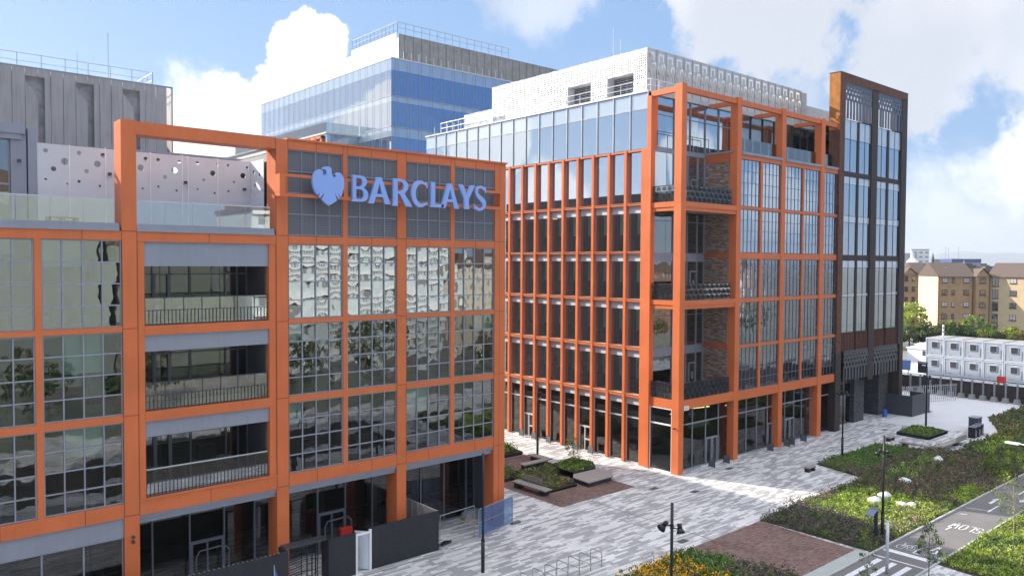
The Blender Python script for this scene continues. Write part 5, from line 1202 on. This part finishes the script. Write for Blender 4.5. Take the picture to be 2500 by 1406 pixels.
def planting(name, poly, dens, fn, label, z=0.02, nleaf=9, lsz=.085, parent=None, hscale=1.0):
    P = np.array(poly); lo = P.min(0); hi = P.max(0); n = int((hi-lo).prod()*dens)
    p = nr.uniform(lo, hi, (n, 2)); p = p[inpoly(p, poly)]
    gp = vnoise(p[:, 0], p[:, 1], .45, 21); p = p[gp > .13]
    kind, h = fn(p[:, 0], p[:, 1]); h = h*hscale*(nr.uniform(.35, 1.15, len(p))+.75*(nr.uniform(0, 1, len(p)) > .9))
    n = len(p); names = np.array(list(PAL)); tab = np.array([PAL[k] for k in names]); idx = np.array([list(PAL).index(k) for k in kind])
    base = tab[idx]*nr.uniform(.85, 1.75, (n, 1))
    u = nr.uniform(0, 1, (n, nleaf)); ang = nr.uniform(0, 2*np.pi, (n, nleaf)); rr = nr.uniform(0, 1, (n, nleaf))**.6*.22*(1-.45*u)
    cx = p[:, 0:1]+rr*np.cos(ang); cy = p[:, 1:2]+rr*np.sin(ang); cz = z+h[:, None]*(.12+.88*u)
    cen = np.stack([cx, cy, cz], 2).reshape(-1, 3)
    rgb = np.repeat(base, nleaf, 0)*nr.uniform(.75, 1.25, (n*nleaf, 1))
    top = (u.reshape(-1) > .62); fk = np.repeat(np.isin(kind, ['pink', 'white', 'yellow', 'lilac', 'orangef', 'straw']), nleaf)
    gcol = np.array(PAL['green'])*nr.uniform(.7, 1.2, (len(cen), 1)); rgb = np.where((fk & ~top)[:, None], gcol, rgb)
    sz = nr.uniform(.6, 1.4, len(cen))*lsz; sz[fk & top] *= .62
    o = leafmesh(name, cen, rgb, sz, parent=parent)
    if label: tag(o, label, 'planting', kind='stuff')
    return o
def choose(n, opts, w): return nr.choice(np.array(opts, dtype='U8'), n, p=np.array(w)/sum(w))
def zone1(x, y):
    n = len(x); k = choose(n, ['green', 'olive', 'dark'], [3, 3, 2]); h = np.full(n, .34)
    a = vnoise(x, y, 1.6, 1)+.35*vnoise(x, y, .5, 2)
    def put(m, opts, w, hh):
        nonlocal k, h; c = choose(n, opts, w); k = np.where(m, c, k); h = np.where(m, hh, h)
    put(a > .75, ['purple', 'brown', 'olive'], [4, 3, 2], .45)
    put((x < 50) & (a > .35), ['purple', 'lilac', 'olive', 'dark'], [5, 1.2, 2, 2], .5)
    put((x > 49.5) & (x < 57) & (y > 21) & (y < 26.6), ['lime', 'green', 'ygreen', 'white', 'straw'], [5, 4, 2, .8, 1.5], .42)
    put((x > 52) & (x < 56) & (y < 22.4), ['straw', 'pink', 'lime'], [2, 4, 3], .4)
    put((x > 48.5) & (x < 51.5) & (y < 21.8), ['pink', 'white', 'lime'], [5, 2, 2], .42)
    put((x > 61.5) & (x < 72.5) & (y > 28.6), ['grass', 'green', 'dark'], [6, 4, 1], .22)
    put((x > 59.9) & (x < 63.5) & (y > 29.5), ['olive', 'straw', 'grass'], [2, 2, 2], .4)
    put((x > 57) & (x < 74) & (y < 28.4) & (a > .3), ['brown', 'purple', 'olive', 'dark', 'straw'], [5, 4, 4, 2, 1], .5)
    put((x > 60) & (x < 70) & (y > 24.8) & (y < 27.2) & (a > .6), ['white', 'green', 'lime'], [1.5, 4, 2], .5)
    put((y < 21.6) & (x > 57) & (a < .7), ['lime', 'green', 'ygreen'], [3, 3, 3], .3)
    put((y < 22) & (x > 61) & (x < 66) & (a > .65), ['lilac', 'pink', 'brown'], [3, 1, 2], .35)
    put((x > 74) & (y > 22), ['green', 'olive', 'dark', 'purple'], [3, 3, 2, 2], .4)
    put((x > 76) & (y > 24.4) & (a > .5), ['lime', 'green', 'ygreen'], [3, 3, 2], .4)
    put((x > 84) & (y > 24.6), ['orangef', 'green', 'olive'], [2, 2, 2], .35)
    return k, h
near = [q for q in BED1]
planting('bed_planting', [(44.9, 20.2), (74, 20.2), (74, 27.2), (72.9, 29.4), (72.3, 32.3), (61.3, 32.2), (60.0, 27.6), (50.2, 27.6), (44.9, 27.35)], 36, zone1, 'mixed perennial planting between the plaza and the cycle path', nleaf=12, lsz=.065)
planting('bed_planting', [(74, 20.2), (128, 20.2), (128, 25), (110, 27), (86.8, 26.6), (79.6, 26.6), (74.6, 26.5)], 10, zone1, 'far stretch of planting along the cycle path towards the yard', nleaf=9, lsz=.13)
planting('bed_planting', BED2, 12, lambda x, y: (choose(len(x), ['orangef', 'olive', 'purple', 'dark', 'green'], [2, 3, 2, 2, 3]), np.full(len(x), .3)), 'wedge of planting at the far yard with orange flowers', nleaf=8, lsz=.12)
def zone3(x, y):
    n = len(x); a = vnoise(x, y, 1.1, 5)+.4*vnoise(x, y, .4, 6); k = choose(n, ['ygreen', 'lime', 'green', 'white'], [5, 4, 4, 1.2]); h = np.full(n, .28)
    k = np.where(a < .5, choose(n, ['dark', 'green', 'olive'], [2, 3, 1]), k); h = np.where(a < .32, .12, h); return k, h
planting('bed_planting', [(45.9, 8), (78, 8), (78, 16.9), (45.9, 16.9)], 32, zone3, 'yellow-green ground cover on the near side of the cycle path', nleaf=10, lsz=.07)
def zone4(x, y):
    n = len(x); a = vnoise(x, y, .8, 8)+.3*vnoise(x, y, .3, 9); k = choose(n, ['green', 'grass', 'lilac', 'dark'], [4, 4, .6, 1]); h = np.full(n, .42)
    m = (x < 34.8) & (a > .36); k = np.where(m, choose(n, ['yellow', 'green', 'brown'], [9, 1, .5]), k); h = np.where(m, .55, h)
    m = (y < 24) & (x > 35.4); k = np.where(m, choose(n, ['purple', 'lilac', 'olive'], [4, 2, 3]), k); return k, h
planting('bed_planting', [(30, 26.9), (36.6, 27.0), (38.4, 21.1), (30, 20.2)], 42, zone4, 'planting with golden yellow flowers behind the nearest lamp post', nleaf=13, lsz=.075)
for poly, z, lab, kk, ww, hh, nm in ((PLW, .12, 'reddish ornamental grasses in the low planter', ['brown', 'green', 'straw', 'lime', 'olive', 'dark'], [5, 4, 2, 1.5, 3, 2], .26, 0), (RPL, .42, 'green leaves filling the raised steel planter', ['green', 'lime', 'dark'], [4, 2, 2], .2, 0), (PLL, .12, 'brown and green grasses beside the end column', ['brown', 'olive', 'green', 'straw'], [4, 3, 3, 1], .5, 0), (PLF, .25, 'green shrubs in the planted bed farther up the street', ['green', 'dark', 'lime'], [4, 3, 2], .6, 0), (PSQ, .24, 'low bright leaves in the square planter', ['green', 'lime', 'dark'], [5, 3, 2], .25, 0)):
    planting('planter_leaves', [(sum(q[0] for q in poly)/len(poly)*.12+p[0]*.88, sum(q[1] for q in poly)/len(poly)*.12+p[1]*.88) for p in poly], 40, lambda x, y: (choose(len(x), kk, ww), np.full(len(x), hh)), lab, z=z, nleaf=11, lsz=.08)
# ragged edge of leaves between bed and paving
def sprig(x, y, h, n, col, label, spread=.45, nm='shrub'):
    t = thing(nm, label, 'shrub', (x, y, 0)); mb = MB(); cs = []
    for i in range(n):
        a = nr.uniform(0, 6.28); r = nr.uniform(.1, spread); tip = (x+r*math.cos(a), y+r*math.sin(a), h*nr.uniform(.6, 1.0)); mb.tube((x, y, 0), tip, .012, 4, .005)
        for q in range(26):
            f = nr.uniform(.3, 1); cs.append([x+(tip[0]-x)*f+nr.normal()*.07, y+(tip[1]-y)*f+nr.normal()*.07, tip[2]*f+nr.normal()*.05])
    mb.build('stem', BARK, t); cs = np.array(cs); leafmesh('foliage', cs, np.array(PAL[col])*nr.uniform(.6, 1.5, (len(cs), 1)), nr.uniform(.03, .075, len(cs)), parent=t)
sprig(57.2, 26.2, 1.5, 9, 'green', 'tall pale green shrub at the point of the paving beside the planting', .5)
for x, y, l in ((55.9, 23.9, 'left one of the three feathery yellow plumes in the planting'), (57.0, 23.3, 'middle one of the three feathery yellow plumes in the planting'), (57.0, 22.3, 'right one of the three feathery yellow plumes in the planting')): sprig(x, y, 1.15, 6, 'straw', l, .22)
sprig(46.2, 21.2, .9, 5, 'lime', 'lone sprig of yellowish leaves at the kerb corner by the crossing', .3)
def tree(x, y, h, r, label, nclump, nleaf, lsz, cols, trunk_r=.12, z0=.3, bark=BARK, name='tree', cat='tree', squash=1.0, fork=5):
    t = thing(name, label, cat, (x, y, 0)); mb = MB(); tr = []
    top = Vector((x+nr.normal()*.1*r, y+nr.normal()*.1*r, h*.86)); mid = Vector((x, y, h*z0*1.1)); mb.tube((x, y, 0), mid, trunk_r, 8, trunk_r*.8); mb.tube(mid, top, trunk_r*.8, 7, trunk_r*.2)
    cc = []
    for i in range(nclump):
        d = nr.normal(size=3); d /= np.linalg.norm(d); q = nr.uniform(.35, 1.0)**.5
        zc = h*(z0+(1-z0)/2); c = np.array([x+d[0]*r*q, y+d[1]*r*q, zc+d[2]*(h*(1-z0)/2)*q*squash]); cc.append(c)
        if i < fork*3: mb.tube(mid.lerp(top, nr.uniform(0, .7)), tuple(c), trunk_r*.28, 5, trunk_r*.06)
    mb.build('trunk', bark, t)
    cen = []; rgb = []
    for c in cc:
        rr = r*nr.uniform(.18, .34); p = nr.normal(size=(nleaf, 3)); p /= np.linalg.norm(p, axis=1)[:, None]; p *= (nr.uniform(.2, 1, (nleaf, 1))**.5)*rr; p[:, 2] *= .75
        cen.append(c+p); b = np.array(PAL[cols[nr.integers(len(cols))]])*nr.uniform(.7, 1.3); rgb.append(b*nr.uniform(.7, 1.35, (nleaf, 1)))
    cen = np.concatenate(cen); rgb = np.concatenate(rgb); leafmesh('crown', cen, rgb, nr.uniform(.6, 1.3, len(cen))*lsz, parent=t); return t
tree(53.32, 15.55, 4.2, 1.15, 'slender sapling with a pale stem beyond the cycle path at the right', 30, 16, .07, ['green', 'lime', 'olive'], .035, .35, PALEBARK)
tree(43.6, 16.6, 3.0, .75, 'young tree with sparse leaves in front of the crossing marks', 34, 26, .06, ['olive', 'green', 'dark'], .03, .22)
tree(38.95, 17.75, 2.35, .5, 'thin young tree at the bottom edge left of the grey pole', 16, 22, .055, ['olive', 'green'], .025, .3)
tree(44.3, 43.7, 2.9, .75, 'multi-stem sapling with thin foliage in the raised planter', 30, 22, .06, ['straw', 'green', 'lime'], .035, .25)
tree(68.0, 20.9, 2.7, 1.3, 'bright lime bush leaning over the kerb at the right edge', 34, 60, .075, ['lime', 'ygreen', 'green'], .04, .12, name='bush')
tree(72.6, 21.2, 2.2, 1.4, 'lime green bush farther along the kerb at the right edge', 30, 50, .08, ['lime', 'green'], .04, .12, name='bush')
FT = [(160.8, 65.8, 9.0, 3.4, ['ygreen', 'lime'], 'yellow-green tree against the left end of the cream gable'), (168, 74, 7.6, 3.0, ['olive', 'green'], 'olive tree below the brick flats next to the tower edge'), (158.5, 66.8, 5.2, 3.1, ['olive', 'green', 'dark'], 'round dark tree nearest the tower edge'), (161.5, 63.2, 5.5, 3.3, ['olive', 'dark', 'green'], 'broad dark tree below the cream gable'), (165.4, 61.0, 5.6, 2.8, ['green', 'lime', 'dark'], 'mid green tree between the gable and the cabin flue'), (168.5, 58.2, 4.6, 2.3, ['dark', 'green'], 'small dark tree just right of the flue'), (170.5, 57.2, 6.4, 3.6, ['lime', 'dark', 'green'], 'large bushy tree in front of the flat windows'), (176.5, 52.3, 4.3, 2.6, ['ygreen', 'lime', 'straw'], 'yellow-green bush right of the corner shadow on the flats'), (163, 69.5, 4.0, 2.4, ['green', 'olive'], 'low tree by the pale wall beyond the site'), (174.8, 55, 3.6, 2.0, ['olive', 'green'], 'low olive shrub at the foot of the flats')]
for x, y, h, r, cs, l in FT: tree(x, y, h, r, l, 46, 60, .24, cs, .16, .22, name='tree')
# pale boulders and sacks lying in the planting
def boulder(x, y, s, label, mt=WHITE, sq=.7, z=.15):
    t = thing('boulder', label, 'boulder', (x, y, 0)); bm = bmesh.new(); bmesh.ops.create_icosphere(bm, subdivisions=3, radius=s)
    for v in bm.verts:
        n = math.sin(v.co.x*5/s+x)*.08+math.sin(v.co.y*4/s+y*3)*.1+math.sin(v.co.z*7/s)*.06; v.co *= 1+n; v.co.z = v.co.z*sq+s*sq*.8+z
    me = bpy.data.meshes.new('stone'); bm.to_mesh(me); bm.free(); me.polygons.foreach_set('use_smooth', [True]*len(me.polygons)); me.materials.append(mt); o = bpy.data.objects.new('stone', me); C.objects.link(o); o.parent = t
BO = paint('pale_boulder', (.66, .67, .7), .8, 0, .15, 3)
for x, y, s, l in ((53.6, 24.0, .42, 'white boulder left of the lamp post in the bright planting'), (55.3, 24.1, .42, 'white boulder just behind the lamp post in the bright planting'), (54.4, 22.55, .3, 'upright pale boulder right of the lamp post'), (54.9, 22.1, .27, 'small white boulder beside the upright one'), (60.3, 24.8, .4, 'curved grey boulder in the brown planting'), (69.1, 25.8, .4, 'pale boulder in the flowering patch beyond')): boulder(x, y, s, l, BO)
# ================================================================ FAR BUILDINGS
WIN = paint('flat_window_frame', (.06, .04, .035), .5); WG = spandrel('flat_window_glass', (.03, .035, .04), .25); WCURT = paint('net_curtain', (.45, .45, .43), .8)
def tenement(loc, ang, parts_, label, wallm=TENB):
    t = thing('tenement_block', label, 'building', loc, ang, None, True)
    for (x0, x1, dep, proud, gabled) in parts_:
        z = 14.0
        MB().prism([(x0, -proud), (x1, -proud), (x1, dep), (x0, dep)], -1, z).build('wall', wallm, t)
        mb = MB(); e = .4; r = z+3.15; a = [(x0-e*.5, -proud-e, z-.05), (x1+e*.5, -proud-e, z-.05), (x1+e*.5, dep+e, z-.05), (x0-e*.5, dep+e, z-.05), (x0-e*.5, dep/2, r), (x1+e*.5, dep/2, r)]
        if gabled:
            xm = (x0+x1)/2; a = [(x0-e, -proud-.2, z-.05), (x1+e, -proud-.2, z-.05), (xm, -proud-.2, z+1.9), (x0-e, dep/2, z-.05), (x1+e, dep/2, z-.05), (xm, dep/2, z+1.9)]
            mb.v = a; mb.f = [(0, 3, 5, 2), (1, 2, 5, 4), (0, 1, 4, 3)]; rf = mb.build('roof', SLATE, t)
            g3 = MB(); g3.v = [(x0, -proud-.02, z), (x1, -proud-.02, z), (xm, -proud-.02, z+1.6)]; g3.f = [(0, 1, 2)]; g3.build('gable', wallm, t)
        else:
            mb.v = a; mb.f = [(0, 1, 5, 4), (2, 3, 4, 5), (0, 4, 3), (1, 2, 5), (0, 3, 2, 1)]; mb.build('roof', SLATE, t)
    return t
def twin(t, x, z, w, h, y=0.0, curtain=False):
    f = MB().box(x-w/2-.06, x+w/2+.06, y-.06, y+.05, z-h/2-.06, z+h/2+.06).box(x-w/2-.15, x+w/2+.15, y-.12, y, z-h/2-.16, z-h/2-.06); o = f.build('window', WIN, t)
    m2 = MB(); m2.box(x-w/2+.03, x-.04, y-.08, y-.061, z-h/2+.03, z+h/2-.03); m2.box(x+.04, x+w/2-.03, y-.08, y-.061, z-h/2+.03, z+h/2-.03); m2.build('pane', WCURT if curtain else WG, o)
T1 = tenement((191.76, 72.34, 0), rad(-45), [(0, 7.9, 10.2, 0, False), (7.9, 10.9, 6, .9, True)], 'brick tenement flats with a cream end gable and tiled roof')
# cream rendered gable end and red quoins
mb = MB(); mb.v = [(-.04, -.02, -1), (-.04, 10.2, -1), (-.04, 10.2, 14), (-.04, 5.1, 17.0), (-.04, -.02, 14)]; mb.f = [(0, 1, 2, 3, 4)][::1]; mb.f = [(4, 3, 2, 1, 0)]; mb.build('gable_render', TENG, T1)
mb = MB()
for i in range(27): mb.box(-.06, .25+.12*(i % 2), -.05, .02, .2+i*.52, .46+i*.52)
mb.build('quoin', paint('red_quoin', (.42, .08, .04), .7), T1)
mb = MB(); mb.box(-.2, -.05, -.4, .0, 13.8, 14.05); mb.build('verge', WIN, T1)
for r, z in enumerate((13.1, 10.35, 7.6, 4.85, 2.1)):
    twin(T1, 1.4, z, 1.1, 1.05, 0, r in (0, 2)); twin(T1, 3.3, z, .5, 1.05, 0, r == 2); twin(T1, 6.2, z, 1.1, 1.05, 0, r in (0, 2, 3)); twin(T1, 9.35, z, 1.25, 1.05, -.9)
MB().box(7.55, 7.66, -.12, 0, 0, 14).box(10.75, 10.86, -1.02, -.9, 0, 14).build('drainpipe', WIN, T1)
MB().tube((3.0, 3, 15.2), (3.0, 3, 16.0), .09, 6).tube((7.9, 4.9, 16.8), (7.9, 4.9, 17.6), .06, 6).build('roof_vent', WHITE, T1)
ax = Vector((math.cos(rad(-45)), math.sin(rad(-45))))
o2 = Vector((191.76, 72.34))+ax*10.9
T2 = tenement((o2.x, o2.y, 0), rad(-92), [(0, 34, 10, 0, False)], 'sunlit cream coloured wing of flats at the right edge', paint('cream_brick_wall', (.52, .41, .26), .85, 0, .06, .6))
for r, z in enumerate((13.1, 10.35, 7.6, 4.85, 2.1)):
    twin(T2, 1.6, z-.3, 1.1, 1.9); 
    for k in range(5): twin(T2, 5.2+k*6, z, 1.2, 1.05, 0, (r+k) % 3 == 0); twin(T2, 8.7+k*6, z, .6, 1.05)
T0 = tenement((212.0, 90, 0), rad(-45), [(-14, 1, 9, 0, False), (1, 4.6, 5, .6, True), (4.6, 9, 9, 0, False)], 'darker brick flats glimpsed behind the gable next to the tower', TENB)
for r, z in enumerate((13.0, 10.3, 7.6, 4.9, 2.2)):
    for k in (-12, -9, -6, -3, -.5, 1.9, 3.7): twin(T0, k, z, .9 if k < 0 else .7, 1.1, -.6 if k > 1 else 0, k == -3)
def simple(name, label, cat, loc, ang, boxes, extra=()):
    t = thing(name, label, cat, loc, ang, None, True)
    for nm, bx, m in boxes:
        mb = MB()
        for b in bx: mb.box(*b)
        mb.build(nm, m, t)
    return t
simple('tower_block', 'white high-rise block with a grey side on the horizon', 'building', (943, 376, 0), rad(-60), [('wall', [(-9, 9, 0, 12, -2, 34)], paint('far_white', (.7, .7, .68), .7)), ('side_wing', [(-17, -4, -3, 3, -2, 30.4)], paint('far_grey', (.3, .31, .36), .7)), ('window', [(-7+6*i, -3.5+6*i, -.3, 0, 10+5*k, 12+5*k) for i in range(3) for k in range(5)], FRAME), ('roof', [(-9.3, 9.3, -.3, 12.3, 34, 35)], FRAME)])
t = thing('church', 'distant dark church with a thin spire on the horizon', 'church', (742, 285, 0), rad(-50), None, True)
MB().prism([(-1, -1), (1, -1), (1, 1), (-1, 1)], 0, 22).tube((0, 0, 22), (0, 0, 28), 1.2, 6, .05).build('spire', DKFRAME, t); MB().box(1, 8, -2, 4, 0, 22).build('nave', paint('church_stone', (.22, .22, .22), .8), t)
t = thing('kiln_house', 'pale house with a white cone shaped roof on the horizon', 'house', (416, 169.6, 0), rad(-60), None, True)
MB().prism([(-4, -3), (4, -3), (4, 3), (-4, 3)], 0, 18).build('wall', paint('pale_gable', (.5, .5, .45), .8), t); MB().tube((0, 0, 18), (0, 0, 20.3), 3, 12, 1.0).tube((0, 0, 20.3), (0, 0, 23), 1.0, 12, .8).build('cone_roof', WHITE, t)
simple('warehouse', 'long dark blue shed roof on the horizon above the flats', 'building', (546, 189.5, 0), rad(-50), [('wall', [(-8.5, 8.5, 0, 20, -1, 18.4)], FRAME), ('roof', [(-8.7, 8.7, -.2, 20.2, 18.4, 20.7)], paint('navy_roof', (.05, .07, .2), .6))])
for i, (x, y, h, l) in enumerate(((643.8, 238.1, 31, 'left lattice mast on the horizon'), (646, 237, 30, 'second lattice mast close beside the left one'), (651.2, 231.7, 30.6, 'right lone mast on the horizon'))):
    t = thing('mast', l, 'mast', (x, y, 0)); MB().tube((x, y, 0), (x, y, h), .25, 5, .1).build('pole', FRAME, t); MB().box(x-.6, x+.6, y-.1, y+.1, h-1, h-.6).build('crossarm', FRAME, t)
lr = random.Random(5)
fm = [paint('far_wall_%s' % n, c, .8) for n, c in (('stone', (.34, .33, .29)), ('cream', (.5, .47, .4)), ('grey', (.3, .3, .32)), ('red', (.25, .15, .11)))]
adj = ['buff', 'cream', 'grey', 'red brick']
used = set()
for i in range(26):
    az = rad(17.5+lr.random()*7.5); d = 260+i*22; x = math.cos(az)*d; y = math.sin(az)*d; w = lr.uniform(7, 15); h = 12+lr.random()*3+d*.006; k = i % 4
    simple('house', 'far %s roofed house on the skyline, number %d back from the flats' % (adj[k], i+1) if False else 'small %s house among the far roofs right of the tower end' % adj[k], 'house', (x, y, 0), lr.uniform(-1.2, -.4), [('wall', [(-w/2, w/2, 0, 8, -1, h-2)], fm[k]), ('roof', [(-w/2-.2, w/2+.2, -.2, 8.2, h-2, h-1.2), (-w/2+1, w/2-1, 1, 7, h-1.2, h)], SLATE), ('window', [(-w/2+1+q*2.2, -w/2+1.9+q*2.2, -.1, 0, h-4.4, h-3) for q in range(int((w-2)/2.2))], WIN)])['group'] = 'far %s houses beyond the flats' % adj[k]
# distant belts of trees
for d, seedk, n in ((330, 3, 2600), (620, 4, 2600), (1200, 5, 2200)):
    az = nr.uniform(rad(8), rad(30), n); rr = d*(1+nr.uniform(0, .18, n)); hx = 10+5.5*vnoise(az*60, az*0, 1, seedk)+(d-330)*.0022
    cen = np.stack([rr*np.cos(az), rr*np.sin(az), nr.uniform(3, hx)], 1); rgb = np.array(PAL['dark'])*nr.uniform(.7, 1.5, (n, 1))
    tag(leafmesh('far_woodland', cen, rgb, nr.uniform(.8, 1.6, n)*d/330), 'far belt of trees and scrub on the skyline %s' % {330: 'nearest behind the flats', 620: 'in the middle distance', 1200: 'farthest off'}[d], 'woodland', kind='stuff')
# hills
mb = MB(); n = 80; P = []
for i in range(n+1):
    az = -5+i*50/n; h = 95+40*math.exp(-((az-17.5)/6)**2)+14*math.sin(az*.7)+7*math.sin(az*2.3+1)
    if az > 20.5: h *= max(.12, 1-(az-20.5)*.35)
    P.append((math.cos(rad(az)), math.sin(rad(az)), h))
for j, (r, k) in enumerate(((8200, 0), (9400, 1.0), (11500, .7))):
    for (cx, cy, h) in P: mb.v.append((cx*r, cy*r, -5 if k == 0 else h*k+16*k))
for j in range(2):
    for i in range(n): a = j*(n+1)+i; mb.f.append((a, a+n+1, a+n+2, a+1))
struct(mb.build('hills', paint('hill_moor', (.10, .13, .10), .9, 0, .3, .002), None, True))
# ================================================================ WHAT THE WINDOWS REFLECT: the quarter behind the viewpoint
def opposite(x0, x1, y, h, fl, wall, label, wz=1.5, ww=1.0, pitch=3.0, roofm=SLATE, dep=14, proudband=None):
    t = thing('building', label, 'building', ((x0+x1)/2, y, 0)); MB().box(x0, x1, y-dep, y, 0, h).build('wall', wall, t); MB().box(x0-.3, x1+.3, y-dep, y+.3, h, h+.5).box(x0+1, x1-1, y-dep+1, y-1, h+.5, h+2.2).build('roof', roofm, t)
    mb = MB(); fh = h/fl
    for k in range(fl):
        n = int((x1-x0-1)/pitch)
        for i in range(n): xx = x0+1+i*pitch; mb.box(xx, xx+ww, y, y+.08, k*fh+fh*.35, k*fh+fh*.35+wz)
    mb.build('window', paint('opposite_window', (.24, .26, .27), .3), t)
    if proudband:
        mb = MB()
        for k in range(fl): mb.box(x0, x1, y, y+.5, (k+1)*fh-.5, (k+1)*fh)
        mb.build('balcony_band', proudband, t)
opposite(6, 27, -34, 25, 8, paint('sandstone', (.22, .26, .25), .85, 0, .1), 'tall grey-green stone block reflected in the left hand windows')
opposite(29, 44, -38, 19, 5, paint('olive_render', (.20, .23, .20), .85), 'olive rendered block reflected beside the grey-green one')
opposite(46, 82, -36, 24, 8, paint('white_render', (.52, .60, .64), .7), 'white banded block reflected in the upper windows under the sign', proudband=WHITE, pitch=2.2)
opposite(86, 112, -40, 16, 5, fm[1], 'cream block reflected in the windows next to the building corner')
opposite(116, 165, -42, 14.5, 5, paint('red_sandstone', (.20, .11, .085), .85), 'red stone terrace reflected in the plaza side windows')
opposite(168, 206, -60, 12, 4, WHITE, 'long white block reflected low in the plaza side windows', proudband=fm[2])
opposite(210, 262, -90, 15, 5, paint('pinkish_brick', (.4, .27, .25), .85), 'pinkish block reflected in the tower end windows')
opposite(-40, 2, -36, 22, 7, paint('grey_stone', (.17, .18, .17), .85), 'grey block reflected at the far left')
for i, (x, y, h, r) in enumerate(((14, -10, 8, 3.4), (26, -14, 9, 3.8), (40, -9, 8, 3.4), (54, -15, 9, 4), (70, -10, 8, 3.6), (88, -16, 9, 4), (104, -12, 8, 3.6), (124, -20, 9, 4.4), (146, -18, 9, 4.4))):
    tree(x, y, h, r, 'street tree reflected in the glass, %s in the row opposite' % ('first', 'second', 'third', 'fourth', 'fifth', 'sixth', 'seventh', 'eighth', 'ninth')[i], 30, 30, .3, ['dark', 'olive'], .16, .3)
sheet('road', [RY(-60, 260, -30, -24)], .012, ASPH)
sheet('quay_paving', [RY(-60, 260, -24, -6)], .01, paint('quay_ground', (.13, .15, .12), .9, 0, .3, .15))
# ================================================================ HAZE
hm = bpy.data.materials.new('haze'); hm.use_nodes = True; t_ = hm.node_tree; t_.nodes.clear(); g = NT(t_)
pv = g.n('ShaderNodeVolumePrincipled'); pv.inputs['Color'].default_value = (.78, .87, 1, 1); pv.inputs['Density'].default_value = .00016; pv.inputs['Anisotropy'].default_value = .3
t_.links.new(pv.outputs[0], g.n('ShaderNodeOutputMaterial').inputs['Volume'])
ho = MB().box(-9500, 26500, -9500, 16500, -1.5, 260).build('haze', hm); ho['kind'] = 'stuff'; ho['label'] = 'thin pale haze over the distant hills'
